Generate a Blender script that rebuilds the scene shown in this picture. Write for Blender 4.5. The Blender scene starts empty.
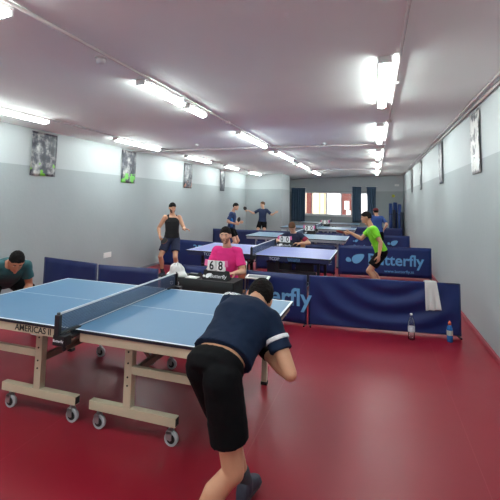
import bpy, bmesh, math, random
import numpy as np
from mathutils import Vector, Matrix, noise
from mathutils.bvhtree import BVHTree
random.seed(7)
C = bpy.context.scene.collection
V = Vector
PI = math.pi

# ---------------------------------------------------------------- camera, sky, sun, exposure
cam_d = bpy.data.cameras.new('camera')
cam = bpy.data.objects.new('camera', cam_d); C.objects.link(cam)
bpy.context.scene.camera = cam
F_PX, PX, PY = 408.457, 235.87, 163.07
YAW, PITCH, ROLL, CAM_H = 0.3286, 0.0898, 0.0237, 1.7465
cam_d.sensor_width = 36; cam_d.lens = F_PX*36/500
cam_d.shift_x = (250-PX)/500; cam_d.shift_y = (PY-250)/500
cam_d.clip_start = 0.05; cam_d.clip_end = 200
fw = V((-math.sin(YAW), math.cos(YAW), 0)); rt = V((math.cos(YAW), math.sin(YAW), 0)); up = V((0, 0, 1))
fw2 = fw*math.cos(PITCH)+up*math.sin(PITCH); up2 = up*math.cos(PITCH)-fw*math.sin(PITCH)
r3 = rt*math.cos(ROLL)+up2*math.sin(ROLL); u3 = up2*math.cos(ROLL)-rt*math.sin(ROLL)
M = Matrix((r3, u3, -fw2)).transposed().to_4x4(); M.translation = V((0, 0, CAM_H))
cam.matrix_world = M

world = bpy.data.worlds.new('world'); bpy.context.scene.world = world
world.use_nodes = True
wn = world.node_tree.nodes; bg = wn['Background']
bg.inputs[0].default_value = (0.80, 0.88, 1.0, 1); bg.inputs[1].default_value = .9
sun_d = bpy.data.lights.new('sun', 'SUN'); sun_d.energy = 2.0; sun_d.angle = 0.01; sun_d.color = (1, .93, .82)
sun = bpy.data.objects.new('sun', sun_d); C.objects.link(sun)
sun.rotation_euler = (math.radians(38), 0, math.radians(-12))   # shines towards +y on the buildings opposite
sun.location = (0, 10, 12)
vs = bpy.context.scene.view_settings
vs.view_transform = 'Standard'; vs.look = 'None'; vs.gamma = 1; vs.use_curve_mapping = False
vs.exposure = 1.66
TUBE_POWER = 14.0

# ---------------------------------------------------------------- materials
def s2l(c):
    return tuple(((x/255)/12.92 if x/255 <= .04045 else (((x/255)+.055)/1.055)**2.4) for x in c)
def mat(name, rgb, rough=.6, metal=0, var=.06, scale=8, bump=0, bscale=60, emit=0, spec=.5, coat=0, alpha=None):
    m = bpy.data.materials.new(name); m.use_nodes = True
    nt = m.node_tree; b = nt.nodes['Principled BSDF']
    col = s2l(rgb)
    b.inputs['Roughness'].default_value = rough; b.inputs['Metallic'].default_value = metal
    b.inputs['Specular IOR Level'].default_value = spec
    b.inputs['Coat Weight'].default_value = coat
    tc = nt.nodes.new('ShaderNodeTexCoord')
    if emit:
        b.inputs['Base Color'].default_value = (*col, 1)
        b.inputs['Emission Color'].default_value = (*col, 1); b.inputs['Emission Strength'].default_value = emit
        return m
    n = nt.nodes.new('ShaderNodeTexNoise'); n.inputs['Scale'].default_value = scale; n.inputs['Detail'].default_value = 4
    nt.links.new(tc.outputs['Object'], n.inputs['Vector'])
    mx = nt.nodes.new('ShaderNodeMix'); mx.data_type = 'RGBA'
    mx.inputs[6].default_value = (*[max(0, c*(1-var)) for c in col], 1)
    mx.inputs[7].default_value = (*[min(1, c*(1+var)) for c in col], 1)
    nt.links.new(n.outputs['Fac'], mx.inputs[0]); nt.links.new(mx.outputs[2], b.inputs['Base Color'])
    if bump:
        n2 = nt.nodes.new('ShaderNodeTexNoise'); n2.inputs['Scale'].default_value = bscale; n2.inputs['Detail'].default_value = 3
        nt.links.new(tc.outputs['Object'], n2.inputs['Vector'])
        bp = nt.nodes.new('ShaderNodeBump'); bp.inputs['Strength'].default_value = bump; bp.inputs['Distance'].default_value = .01
        nt.links.new(n2.outputs['Fac'], bp.inputs['Height']); nt.links.new(bp.outputs['Normal'], b.inputs['Normal'])
    return m

def wall_mat():
    m = bpy.data.materials.new('painted_wall'); m.use_nodes = True
    nt = m.node_tree; b = nt.nodes['Principled BSDF']; b.inputs['Roughness'].default_value = .55
    g = nt.nodes.new('ShaderNodeNewGeometry'); sp = nt.nodes.new('ShaderNodeSeparateXYZ')
    nt.links.new(g.outputs['Position'], sp.inputs[0])
    gt = nt.nodes.new('ShaderNodeMath'); gt.operation = 'GREATER_THAN'; gt.inputs[1].default_value = 2.354
    sl = nt.nodes.new('ShaderNodeMath'); sl.operation = 'MULTIPLY_ADD'; sl.inputs[1].default_value = -.0176; sl.inputs[2].default_value = .0232
    nt.links.new(sp.outputs['X'], sl.inputs[0])
    sa = nt.nodes.new('ShaderNodeMath'); sa.operation = 'ADD'
    nt.links.new(sp.outputs['Z'], sa.inputs[0]); nt.links.new(sl.outputs[0], sa.inputs[1]); nt.links.new(sa.outputs[0], gt.inputs[0])
    n = nt.nodes.new('ShaderNodeTexNoise'); n.inputs['Scale'].default_value = 1.3; n.inputs['Detail'].default_value = 6
    nt.links.new(g.outputs['Position'], n.inputs['Vector'])
    m1 = nt.nodes.new('ShaderNodeMix'); m1.data_type = 'RGBA'
    m1.inputs[6].default_value = (*s2l((154, 161, 164)), 1); m1.inputs[7].default_value = (*s2l((164, 171, 174)), 1)
    nt.links.new(n.outputs['Fac'], m1.inputs[0])
    m2 = nt.nodes.new('ShaderNodeMix'); m2.data_type = 'RGBA'
    m2.inputs[7].default_value = (*s2l((188, 194, 196)), 1)
    nt.links.new(gt.outputs[0], m2.inputs[0]); nt.links.new(m1.outputs[2], m2.inputs[6])
    nt.links.new(m2.outputs[2], b.inputs['Base Color'])
    n2 = nt.nodes.new('ShaderNodeTexNoise'); n2.inputs['Scale'].default_value = 14; n2.inputs['Detail'].default_value = 5
    nt.links.new(g.outputs['Position'], n2.inputs['Vector'])
    bp = nt.nodes.new('ShaderNodeBump'); bp.inputs['Strength'].default_value = .12; bp.inputs['Distance'].default_value = .02
    nt.links.new(n2.outputs['Fac'], bp.inputs['Height']); nt.links.new(bp.outputs['Normal'], b.inputs['Normal'])
    return m

def floor_mat():
    m = bpy.data.materials.new('red_sports_vinyl'); m.use_nodes = True
    nt = m.node_tree; b = nt.nodes['Principled BSDF']; b.inputs['Specular IOR Level'].default_value = .38
    g = nt.nodes.new('ShaderNodeNewGeometry')
    n = nt.nodes.new('ShaderNodeTexNoise'); n.inputs['Scale'].default_value = .9; n.inputs['Detail'].default_value = 7
    nt.links.new(g.outputs['Position'], n.inputs['Vector'])
    m1 = nt.nodes.new('ShaderNodeMix'); m1.data_type = 'RGBA'
    m1.inputs[6].default_value = (*s2l((131, 17, 34)), 1); m1.inputs[7].default_value = (*s2l((149, 26, 47)), 1)
    nt.links.new(n.outputs['Fac'], m1.inputs[0])
    # welded seams between the vinyl sheets, every 1.5 m
    sp = nt.nodes.new('ShaderNodeSeparateXYZ'); nt.links.new(g.outputs['Position'], sp.inputs[0])
    ad = nt.nodes.new('ShaderNodeMath'); ad.operation = 'ADD'; ad.inputs[1].default_value = 20.35
    nt.links.new(sp.outputs['X'], ad.inputs[0])
    md = nt.nodes.new('ShaderNodeMath'); md.operation = 'MODULO'; md.inputs[1].default_value = 1.5
    nt.links.new(ad.outputs[0], md.inputs[0])
    lt = nt.nodes.new('ShaderNodeMath'); lt.operation = 'LESS_THAN'; lt.inputs[1].default_value = .006
    nt.links.new(md.outputs[0], lt.inputs[0])
    m2 = nt.nodes.new('ShaderNodeMix'); m2.data_type = 'RGBA'; m2.inputs[7].default_value = (*s2l((165, 62, 72)), 1)
    ml = nt.nodes.new('ShaderNodeMath'); ml.operation = 'MULTIPLY'; ml.inputs[1].default_value = .45
    nt.links.new(lt.outputs[0], ml.inputs[0]); nt.links.new(ml.outputs[0], m2.inputs[0])
    nt.links.new(m1.outputs[2], m2.inputs[6]); nt.links.new(m2.outputs[2], b.inputs['Base Color'])
    n2 = nt.nodes.new('ShaderNodeTexNoise'); n2.inputs['Scale'].default_value = 2.2; n2.inputs['Detail'].default_value = 8
    nt.links.new(g.outputs['Position'], n2.inputs['Vector'])
    mr = nt.nodes.new('ShaderNodeMapRange'); mr.inputs[3].default_value = .30; mr.inputs[4].default_value = .46
    nt.links.new(n2.outputs['Fac'], mr.inputs[0]); nt.links.new(mr.outputs[0], b.inputs['Roughness'])
    n3 = nt.nodes.new('ShaderNodeTexNoise'); n3.inputs['Scale'].default_value = 220
    nt.links.new(g.outputs['Position'], n3.inputs['Vector'])
    bp = nt.nodes.new('ShaderNodeBump'); bp.inputs['Strength'].default_value = .08; bp.inputs['Distance'].default_value = .003
    nt.links.new(n3.outputs['Fac'], bp.inputs['Height']); nt.links.new(bp.outputs['Normal'], b.inputs['Normal'])
    return m

def glass_mat(name, tint=(1, 1, 1), fac=.08):
    m = bpy.data.materials.new(name); m.use_nodes = True
    nt = m.node_tree; nt.nodes.remove(nt.nodes['Principled BSDF'])
    t = nt.nodes.new('ShaderNodeBsdfTransparent'); t.inputs[0].default_value = (*tint, 1)
    g = nt.nodes.new('ShaderNodeBsdfGlossy'); g.inputs['Roughness'].default_value = .03
    fr = nt.nodes.new('ShaderNodeFresnel'); fr.inputs[0].default_value = 1.35
    ad = nt.nodes.new('ShaderNodeMath'); ad.operation = 'ADD'; ad.inputs[1].default_value = fac-.04
    nt.links.new(fr.outputs[0], ad.inputs[0])
    mx = nt.nodes.new('ShaderNodeMixShader')
    nt.links.new(ad.outputs[0], mx.inputs[0]); nt.links.new(t.outputs[0], mx.inputs[1]); nt.links.new(g.outputs[0], mx.inputs[2])
    nt.links.new(mx.outputs[0], nt.nodes['Material Output'].inputs[0])
    return m

def net_mat():
    m = bpy.data.materials.new('net_mesh'); m.use_nodes = True
    nt = m.node_tree; b = nt.nodes['Principled BSDF']; b.inputs['Roughness'].default_value = .7
    b.inputs['Base Color'].default_value = (*s2l((66, 82, 112)), 1)
    tc = nt.nodes.new('ShaderNodeTexCoord'); sp = nt.nodes.new('ShaderNodeSeparateXYZ')
    nt.links.new(tc.outputs['Object'], sp.inputs[0])
    outs = []
    for ax in ('Y', 'Z'):
        md = nt.nodes.new('ShaderNodeMath'); md.operation = 'PINGPONG'; md.inputs[1].default_value = .0055
        nt.links.new(sp.outputs[ax], md.inputs[0])
        lt = nt.nodes.new('ShaderNodeMath'); lt.operation = 'LESS_THAN'; lt.inputs[1].default_value = .0022
        nt.links.new(md.outputs[0], lt.inputs[0]); outs.append(lt)
    mxm = nt.nodes.new('ShaderNodeMath'); mxm.operation = 'MAXIMUM'
    nt.links.new(outs[0].outputs[0], mxm.inputs[0]); nt.links.new(outs[1].outputs[0], mxm.inputs[1])
    nt.links.new(mxm.outputs[0], b.inputs['Alpha'])
    return m

def poster_mat(name, accent, accent2, seed, pale=.5, amount=.56):
    m = bpy.data.materials.new(name); m.use_nodes = True
    nt = m.node_tree; b = nt.nodes['Principled BSDF']; b.inputs['Roughness'].default_value = .35
    tc = nt.nodes.new('ShaderNodeTexCoord'); mp = nt.nodes.new('ShaderNodeMapping')
    mp.inputs['Location'].default_value = (seed*3.1, seed*1.7, seed*2.3); nt.links.new(tc.outputs['Object'], mp.inputs[0])
    n = nt.nodes.new('ShaderNodeTexNoise'); n.inputs['Scale'].default_value = 5.5; n.inputs['Detail'].default_value = 8; n.inputs['Roughness'].default_value = .65
    nt.links.new(mp.outputs[0], n.inputs['Vector'])
    r = nt.nodes.new('ShaderNodeValToRGB'); e = r.color_ramp
    e.elements[0].position = .38; e.elements[0].color = (*s2l((30, 32, 48)), 1)
    e.elements[1].position = .75-.2*pale; e.elements[1].color = (*s2l((215, 212, 210)), 1)
    x = e.elements.new(.50-.06*pale); x.color = (*s2l((72, 74, 86)), 1)
    nt.links.new(n.outputs['Fac'], r.inputs[0])
    # accent figure low on the sheet
    sp = nt.nodes.new('ShaderNodeSeparateXYZ'); nt.links.new(tc.outputs['Object'], sp.inputs[0])
    n2 = nt.nodes.new('ShaderNodeTexNoise'); n2.inputs['Scale'].default_value = 7; n2.inputs['Detail'].default_value = 3
    nt.links.new(mp.outputs[0], n2.inputs['Vector'])
    gt = nt.nodes.new('ShaderNodeMath'); gt.operation = 'GREATER_THAN'; gt.inputs[1].default_value = amount
    nt.links.new(n2.outputs['Fac'], gt.inputs[0])
    lo = nt.nodes.new('ShaderNodeMath'); lo.operation = 'LESS_THAN'; lo.inputs[1].default_value = -.16
    nt.links.new(sp.outputs['Z'], lo.inputs[0])
    an = nt.nodes.new('ShaderNodeMath'); an.operation = 'MULTIPLY'
    nt.links.new(gt.outputs[0], an.inputs[0]); nt.links.new(lo.outputs[0], an.inputs[1])
    m2 = nt.nodes.new('ShaderNodeMix'); m2.data_type = 'RGBA'; m2.inputs[7].default_value = (*s2l(accent), 1)
    nt.links.new(an.outputs[0], m2.inputs[0]); nt.links.new(r.outputs[0], m2.inputs[6])
    nt.links.new(m2.outputs[2], b.inputs['Base Color'])
    return m

WALL = wall_mat(); FLOOR = floor_mat()
CEIL = mat('ceiling_paint', (246, 250, 247), .75, var=.03, scale=2)
WHITE = mat('white_plastic', (232, 232, 230), .4)
GREYP = mat('light_grey_plastic', (170, 172, 174), .5)
CONDUIT = mat('conduit_paint', (205, 196, 196), .5)
TUBE = mat('tube_glow', (243, 255, 251), emit=TUBE_POWER)
BLUE_TOP = mat('blue_table_top', (76, 122, 160), .42, var=.04, scale=3, bump=.03, bscale=300)
VIOLET_SHEEN_TOP = mat('blue_table_top_violet_sheen', (118, 128, 196), .32, var=.04, scale=3)  # lavender reflection of the window light put into the base colour
TEAL_TOP = mat('grey_blue_table_top', (88, 128, 160), .3, var=.04, scale=3)
LINE = mat('white_line_paint', (225, 232, 238), .5)
EDGE = mat('black_edge_band', (26, 30, 44), .5)
CREAM = mat('cream_powder_coat', (196, 182, 158), .5, bump=.03)
NAVYF = mat('navy_frame_paint', (34, 42, 84), .45)
BLACKF = mat('black_frame_paint', (22, 23, 30), .45)
GREYF = mat('grey_frame_paint', (150, 150, 158), .45)
RUBBER = mat('black_rubber', (24, 24, 26), .7)
WHEEL = mat('grey_wheel', (176, 180, 186), .5)
STEEL = mat('zinc_steel', (160, 160, 162), .35, metal=.8)
NET = net_mat()
TAPE = mat('white_net_tape', (225, 230, 236), .6)
NAVY = mat('navy_banner_cloth', (20, 42, 102), .42, var=.07, scale=5, bump=.12, bscale=9)
NAVY2 = mat('deep_navy_banner_cloth', (16, 32, 86), .5, var=.07, scale=5, bump=.1, bscale=9)
LBLUE = mat('light_blue_print', (108, 172, 222), .5)
PALE = mat('pale_print', (190, 205, 225), .5)
WPRINT = mat('white_print', (235, 236, 240), .5)
BPRINT = mat('black_print', (25, 25, 28), .5)
CURTAIN = mat('slate_blue_curtain', (74, 98, 122), .85, var=.08, scale=4, bump=.1)
GLASS = glass_mat('window_glass')
ALU = mat('white_window_frame', (222, 224, 226), .4)
BRICK = mat('red_brown_render', (104, 50, 42), .85, var=.12, scale=9)
CREAMW = mat('cream_render', (222, 206, 178), .85, var=.08, scale=3)
WHITEW = mat('white_render', (245, 244, 240), .85, var=.03)
ASPH = mat('grey_asphalt', (120, 118, 115), .9)
BLACKC = mat('black_cloth', (20, 20, 24), .8, bump=.1, bscale=20)
TOWEL = mat('white_towel', (222, 222, 222), .95, var=.05, scale=30, bump=.5, bscale=120)
CARD = mat('white_card', (250, 250, 250), .6, var=.01)
PINKC = mat('pink_card', (245, 120, 175), .6)
WOOD = mat('beech_wood', (176, 122, 82), .5, var=.15, scale=20)
BLUEMAT = mat('blue_vinyl_mat', (36, 62, 124), .4)
DARKMAT = mat('dark_navy_sleeve', (24, 30, 52), .5)
YEL = mat('yellow_plastic', (205, 200, 70), .5)
CLEARP = glass_mat('clear_plastic', (.93, .95, .97), .12)
BLUEDRINK = mat('blue_drink', (40, 110, 180), .25)
REDP = mat('red_plastic', (200, 60, 50), .4)
BLADE = mat('racket_rubber_black', (26, 24, 26), .5)
REDRUB = mat('racket_rubber_red', (150, 34, 36), .5)

# ---------------------------------------------------------------- mesh helpers
class MB:
    def __init__(s): s.bm = bmesh.new(); s.mi = 0
    def _f(s, f):
        f.material_index = s.mi; return f
    def box(s, a, b, bev=0):
        x0, y0, z0 = a; x1, y1, z1 = b
        v = [s.bm.verts.new(p) for p in [(x0,y0,z0),(x1,y0,z0),(x1,y1,z0),(x0,y1,z0),(x0,y0,z1),(x1,y0,z1),(x1,y1,z1),(x0,y1,z1)]]
        fs = [s._f(s.bm.faces.new([v[i] for i in q])) for q in [(0,3,2,1),(4,5,6,7),(0,1,5,4),(1,2,6,5),(2,3,7,6),(3,0,4,7)]]
        if bev:
            es = list({e for f in fs for e in f.edges})
            r = bmesh.ops.bevel(s.bm, geom=es, offset=bev, segments=2, affect='EDGES', profile=.6)
            for f in r['faces']: f.material_index = s.mi
        return s
    def cyl(s, p0, p1, r0, r1=None, n=16, cap=True):
        p0 = V(p0); p1 = V(p1); r1 = r0 if r1 is None else r1
        d = (p1-p0).normalized(); a = d.orthogonal().normalized(); b = d.cross(a)
        A = []; B = []
        for i in range(n):
            t = 2*PI*i/n; o = a*math.cos(t)+b*math.sin(t)
            A.append(s.bm.verts.new(p0+o*r0)); B.append(s.bm.verts.new(p1+o*r1))
        for i in range(n): f = s._f(s.bm.faces.new((A[i], A[(i+1)%n], B[(i+1)%n], B[i]))); f.smooth = n > 6
        if cap: s._f(s.bm.faces.new(A[::-1])); s._f(s.bm.faces.new(B))
        return s
    def tube(s, pts, r, n=10):
        for a, b in zip(pts[:-1], pts[1:]): s.cyl(a, b, r, r, n)
        return s
    def lathe(s, prof, c=(0,0,0), n=24):
        rings = []
        for (r, z) in prof:
            rings.append([s.bm.verts.new((c[0]+r*math.cos(2*PI*i/n), c[1]+r*math.sin(2*PI*i/n), c[2]+z)) for i in range(n)])
        for A, B in zip(rings[:-1], rings[1:]):
            for i in range(n): f = s._f(s.bm.faces.new((A[i], A[(i+1)%n], B[(i+1)%n], B[i]))); f.smooth = True
        s._f(s.bm.faces.new(rings[0][::-1])); s._f(s.bm.faces.new(rings[-1]))
        return s
    def sphere(s, c, r, sx=1, sy=1, sz=1, u=20, v=12, mtx=None):
        m = Matrix.Translation(V(c)) @ (mtx or Matrix.Identity(4)) @ Matrix.Diagonal((r*sx, r*sy, r*sz, 1))
        g = bmesh.ops.create_uvsphere(s.bm, u_segments=u, v_segments=v, radius=1, matrix=m)
        for vv in g['verts']:
            for f in vv.link_faces: f.smooth = True; f.material_index = s.mi
        return s
    def grid(s, fn, nu, nv, thick=0):
        """fn(u,v)->(x,y,z), closed into a slab when thick is a vector function"""
        G = [[s.bm.verts.new(fn(i/nu, j/nv)) for j in range(nv+1)] for i in range(nu+1)]
        for i in range(nu):
            for j in range(nv):
                f = s._f(s.bm.faces.new((G[i][j], G[i+1][j], G[i+1][j+1], G[i][j+1]))); f.smooth = True
        if thick:
            H = [[s.bm.verts.new(V(fn(i/nu, j/nv))+V(thick)) for j in range(nv+1)] for i in range(nu+1)]
            for i in range(nu):
                for j in range(nv):
                    f = s._f(s.bm.faces.new((H[i][j], H[i][j+1], H[i+1][j+1], H[i+1][j]))); f.smooth = True
            for i in range(nu):
                s._f(s.bm.faces.new((G[i][0], H[i][0], H[i+1][0], G[i+1][0]))); s._f(s.bm.faces.new((G[i][nv], G[i+1][nv], H[i+1][nv], H[i][nv])))
            for j in range(nv):
                s._f(s.bm.faces.new((G[0][j], G[0][j+1], H[0][j+1], H[0][j]))); s._f(s.bm.faces.new((G[nu][j], H[nu][j], H[nu][j+1], G[nu][j+1])))
        return s
    def build(s, name, mats, parent=None, loc=None):
        bmesh.ops.recalc_face_normals(s.bm, faces=s.bm.faces)
        me = bpy.data.meshes.new(name); s.bm.to_mesh(me); s.bm.free()
        if not isinstance(mats, (list, tuple)): mats = [mats]
        for m in mats: me.materials.append(m)
        o = bpy.data.objects.new(name, me); C.objects.link(o)
        if parent: o.parent = parent
        if loc is not None: o.location = loc
        return o
def tag(o, label=None, cat=None, group=None, kind=None):
    if label: o['label'] = label
    if cat: o['category'] = cat
    if group: o['group'] = group
    if kind: o['kind'] = kind
    return o
def empty(name, loc, rz=0, label=None, cat=None, group=None):
    o = bpy.data.objects.new(name, None); C.objects.link(o); o.empty_display_size = .1
    o.location = loc; o.rotation_euler = (0, 0, rz)
    return tag(o, label, cat, group)
def struct(o): o['kind'] = 'structure'; return o
def text(name, s, size, m, parent, loc, rot, ext=.0008, align='LEFT', sx=1.0, bold=0.0, shear=0.0):
    cu = bpy.data.curves.new(name, 'FONT'); cu.body = s; cu.size = size; cu.extrude = ext; cu.align_x = align; cu.align_y = 'CENTER'; cu.offset = bold; cu.shear = shear
    cu.resolution_u = 3
    t = bpy.data.objects.new(name, cu); C.objects.link(t)
    dg = bpy.context.evaluated_depsgraph_get()
    me = bpy.data.meshes.new_from_object(t.evaluated_get(dg)); me.name = name
    bpy.data.objects.remove(t); me.materials.clear(); me.materials.append(m)
    o = bpy.data.objects.new(name, me); C.objects.link(o)
    if parent: o.parent = parent
    o.location = loc; o.rotation_euler = rot; o.scale = (sx, 1, 1)
    return o

# ---------------------------------------------------------------- the room
XR, XL, ZC, ZL = 1.3175, -5.45, 3.149, 2.865     # the ceiling falls slightly towards the left wall
YN, YA, YW, XA = -4.0, 17.5, 21.6, -3.83
SL = (ZC-ZL)/(XR-XL)
def cz(x): return ZC+(x-XR)*SL
TILT = -math.atan(SL)
def slab(name, a, b, m): return struct(MB().box(a, b).build(name, m))
slab('floor', (XL-.2, YN-.2, -.1), (XR+.2, YW+.2, 0), FLOOR)
b = MB(); b.box((XL-.2, YN-.2, 0), (XR+.2, YW+.2, .15))
for v in b.bm.verts: v.co.z += cz(v.co.x)
struct(b.build('ceiling', CEIL))
slab('wall_left', (XL-.2, YN-.2, 0), (XL, YW+.2, ZC), WALL)
slab('wall_right', (XR, YN-.2, 0), (XR+.2, YW+.2, ZC), WALL)
slab('wall_near', (XL, YN-.2, 0), (XR, YN, ZC), WALL)
slab('wall_alcove', (XL, YA, 0), (XA, YA+1.75, ZC), WALL)
wx0, wx1, wz0, wz1 = -3.52, -.27, 1.063, 2.262
w = MB().box((XL, YW, 0), (wx0, YW+.2, ZC)).box((wx1, YW, 0), (XR, YW+.2, ZC)).box((wx0, YW, 0), (wx1, YW+.2, wz0)).box((wx0, YW, wz1), (wx1, YW+.2, ZC))
struct(w.build('wall_far', WALL))
# window
wf = MB()
for x in (wx0, -2.40, -1.66, -1.12, wx1-.06): wf.box((x, YW+.02, wz0), (x+.06, YW+.09, wz1))
for z in (wz0, wz1-.06): wf.box((wx0, YW+.021, z), (wx1, YW+.088, z+.06))
wf.box((-3.14, YW+.03, wz0), (-3.10, YW+.08, wz1))
win = struct(wf.build('window_1', ALU))
MB().box((wx0+.01, YW+.05, wz0+.01), (wx1-.01, YW+.056, wz1-.01)).build('window_glass', GLASS, win)
MB().box((wx0-.05, YW-.05, wz0-.05), (wx1+.05, YW+.02, wz0-.005), .006).build('window_sill', ALU, win)
# mat seam turned up along the right wall
struct(MB().box((1.285, YN+.01, 0.001), (1.316, YW-.05, .055), .004).build('baseboard_right', mat('red_skirting', (150, 52, 66), .5)))
struct(MB().box((XL+.001, YN+.01, 0.001), (XL+.02, YA-.01, .055), .004).build('baseboard_left', mat('grey_skirting', (120, 122, 128), .5)))

# the street outside
g = MB().box((-14, YW+.3, -.6), (10, YW+14, -.5)).build('ground_outside', ASPH); struct(g)
fb = empty('street_building', (-3.4, 30.0, -.5), 0, 'sunlit building across the street with red-brown and cream walls seen through the window', 'building')
def rel(o, root):   # mesh was written in world coordinates: shift it under its root
    o.parent = root
    mi = (Matrix.Translation(root.location) @ root.rotation_euler.to_matrix().to_4x4()).inverted()
    o.data.transform(mi); return o
rel(MB().box((-6.8, 30, -.5), (-4.69, 31, 6)).build('wall_panel', CREAMW), fb)
rel(MB().box((-4.69, 29.85, -.5), (-4.32, 31, 6)).build('wall_panel', BRICK), fb)
rel(MB().box((-4.32, 30, -.5), (-3.24, 31, 6)).build('wall_panel', CREAMW), fb)
rel(MB().box((-3.24, 29.9, -.5), (-2.2, 31, 6)).build('wall_panel', WHITEW), fb)
rel(MB().box((-2.2, 29.85, -.5), (-1.4, 31, 6)).build('wall_panel', BRICK), fb)
rel(MB().box((-1.4, 29.9, -.5), (1.5, 31, 6)).build('wall_panel', WHITEW), fb)
rel(MB().box((-2.02, 29.8, 1.25), (-1.70, 29.86, 1.85)).box((-1.9, 29.8, .9), (-1.6, 29.86, 1.2)).build('window_frame', WHITEW), fb)
rel(MB().box((-3.80, 29.94, -.4), (-3.74, 30.01, 5)).box((-3.45, 29.94, -.4), (-3.38, 30.01, 5)).build('door_frame', mat('tan_frame', (190, 160, 120))), fb)

# curtains
def curtain(x0, x1, z0, z1, label, waves, tie=False):
    root = empty('curtain', ((x0+x1)/2, YW-.12, z0), 0, label, 'curtain', None)
    h = z1-z0; w2 = (x1-x0)/2
    def fn(u, v):
        z = v*h; k = 1.0
        if tie: k = 1-.12*math.sin(PI*v)
        x = (u*2-1)*w2*k
        y = .045*math.sin(u*waves*2*PI)*(.6+.4*(1-v))+.012*math.sin(u*17+v*3)
        return (x, y, z)
    MB().grid(fn, waves*12, 14, (0, .006, 0)).build('fabric', CURTAIN, root)
    MB().cyl((-w2-.05, 0, h+.02), (w2+.05, 0, h+.02), .014, n=10).build('curtain_rod', WHITE, root)
    return root
curtain(-4.17, -3.45, .715, 2.454, 'slate blue curtain hanging at the left side of the window', 6)
curtain(-1.07, -.64, .77, 2.546, 'narrow slate blue curtain left of the bright gap, second from the left', 4)
curtain(-.385, .073, .785, 2.546, 'slate blue curtain at the right end of the window', 4, True)

# ceiling lights
def ceiling_light(x, y0, y1, label):
    L = y1-y0
    root = empty('ceiling_light', (x, (y0+y1)/2, cz(x)), 0, label, 'ceiling light', 'tube lights under the ceiling')
    root.rotation_euler = (0, TILT, 0)
    MB().box((-.053, -L/2, -.034), (.053, L/2, -.001), .006).build('housing', WHITE, root)
    b = MB()
    n = 20; r = .055
    ring = [(.050*math.cos(a), -.034+.046*math.sin(a)) for a in [PI+PI*i/n for i in range(n+1)]]
    A = [b.bm.verts.new((p[0], -L/2+.02, p[1])) for p in ring]; B = [b.bm.verts.new((p[0], L/2-.02, p[1])) for p in ring]
    for i in range(n): b.bm.faces.new((A[i], A[i+1], B[i+1], B[i])).smooth = True
    b.bm.faces.new(A); b.bm.faces.new(B[::-1]); b.bm.faces.new((A[0], B[0], B[-1], A[-1]))
    b.build('diffuser', TUBE, root)
    for s in (-1, 1):
        MB().box((-.056, s*L/2-.010, -.070), (.056, s*L/2+.010, -.002), .006).build('end_cap', WHITE, root)
    return root
names = ['nearest', 'second', 'third', 'fourth', 'fifth', 'sixth', 'seventh']
ceiling_light(-2.34, 3.67, 4.65, 'tube light of the middle row, nearest to the camera in view')
ceiling_light(-2.34, 4.79, 5.36, 'short tube light of the middle row, just behind the nearest one')
for k, (a, b) in enumerate([(6.96, 8.86), (9.99, 11.96), (12.99, 15.04), (16.2, 18.33)]):
    ceiling_light(-2.34, a, b, 'tube light of the middle row, %s fixture from the camera' % ['third', 'fourth', 'fifth', 'sixth'][k])
for k, (a, b) in enumerate([(3.11, 4.86), (6.61, 8.27), (9.74, 11.36), (12.7, 14.0), (15.49, 17.1)]):
    ceiling_light(-4.71, a, b, 'tube light near the left wall, %s fixture from the camera' % names[k])
for k, (a, b) in enumerate([(3.89, 5.77), (7.22, 9.34), (10.74, 12.9), (14.16, 16.4), (17.6, 19.6)]):
    ceiling_light(.096, a, b, 'tube light of the right-hand row, %s fixture from the camera' % names[k])
for x, nm in ((-4.71, 'left wall row'), (-2.34, 'middle row'), (.096, 'right-hand row')):   # the rows go on behind the camera
    ceiling_light(x, .3, 2.0, 'tube light of the %s above the camera' % nm)
    ceiling_light(x, -3.2, -1.2, 'tube light of the %s behind the camera' % nm)

# conduits and small fittings
def conduit(pts, r, label):
    o = MB().tube(pts, r, 10).build('cable_conduit', CONDUIT); tag(o, label, 'conduit', 'cable conduits on the ceiling'); return o
def cp(x, y, d=.018): return (x, y, cz(x)-d)
conduit([cp(-2.225, -3.9), cp(-2.225, 20)], .013, 'thin white conduit running along the middle row of lights')
conduit([cp(.227, -3.9), cp(.227, 21)], .013, 'thin white conduit running along the right row of lights')
conduit([cp(-5.405, 8.27, .044), cp(.227, 9.6, .044)], .012, 'thin white conduit crossing the ceiling between near and far lights')
conduit([cp(-2.225, 15.5, .044), cp(.227, 16.7, .044)], .012, 'far conduit crossing the ceiling before the window')
conduit([cp(-4.61, -3.9), cp(-4.61, 17.4)], .011, 'thin white conduit running along the left row of lights')
conduit([(1.285, -3.9, 3.08), (1.285, 21.4, 3.08)], .016, 'upper conduit in the corner of right wall and ceiling')
conduit([cp(1.24, -3.9, .02), cp(1.24, 21.4, .02)], .014, 'conduit on the ceiling close beside the right wall')
def detector(x, y, label, s=1):
    r = empty('smoke_detector', (x, y, cz(x)), 0, label, 'smoke detector'); r.rotation_euler = (0, TILT, 0)
    MB().lathe([(.055*s, 0), (.055*s, -.012), (.05*s, -.014)][::-1]).build('base', WHITE, r)
    MB().lathe([(.02*s, -.055*s), (.036*s, -.05*s), (.044*s, -.03*s), (.044*s, -.0145)]).build('sensor_head', WHITE, r)
detector(-2.335, 3.0, 'white round smoke detector beside the conduit, nearest to the camera')
detector(-1.05, 9.12, 'small white detector on the ceiling between middle and right rows', .9)
detector(-3.67, 8.10, 'small white detector beside the crossing conduit toward the left wall', .8)
detector(-1.59, 15.9, 'small pale detector far back before the window', .9)
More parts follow.
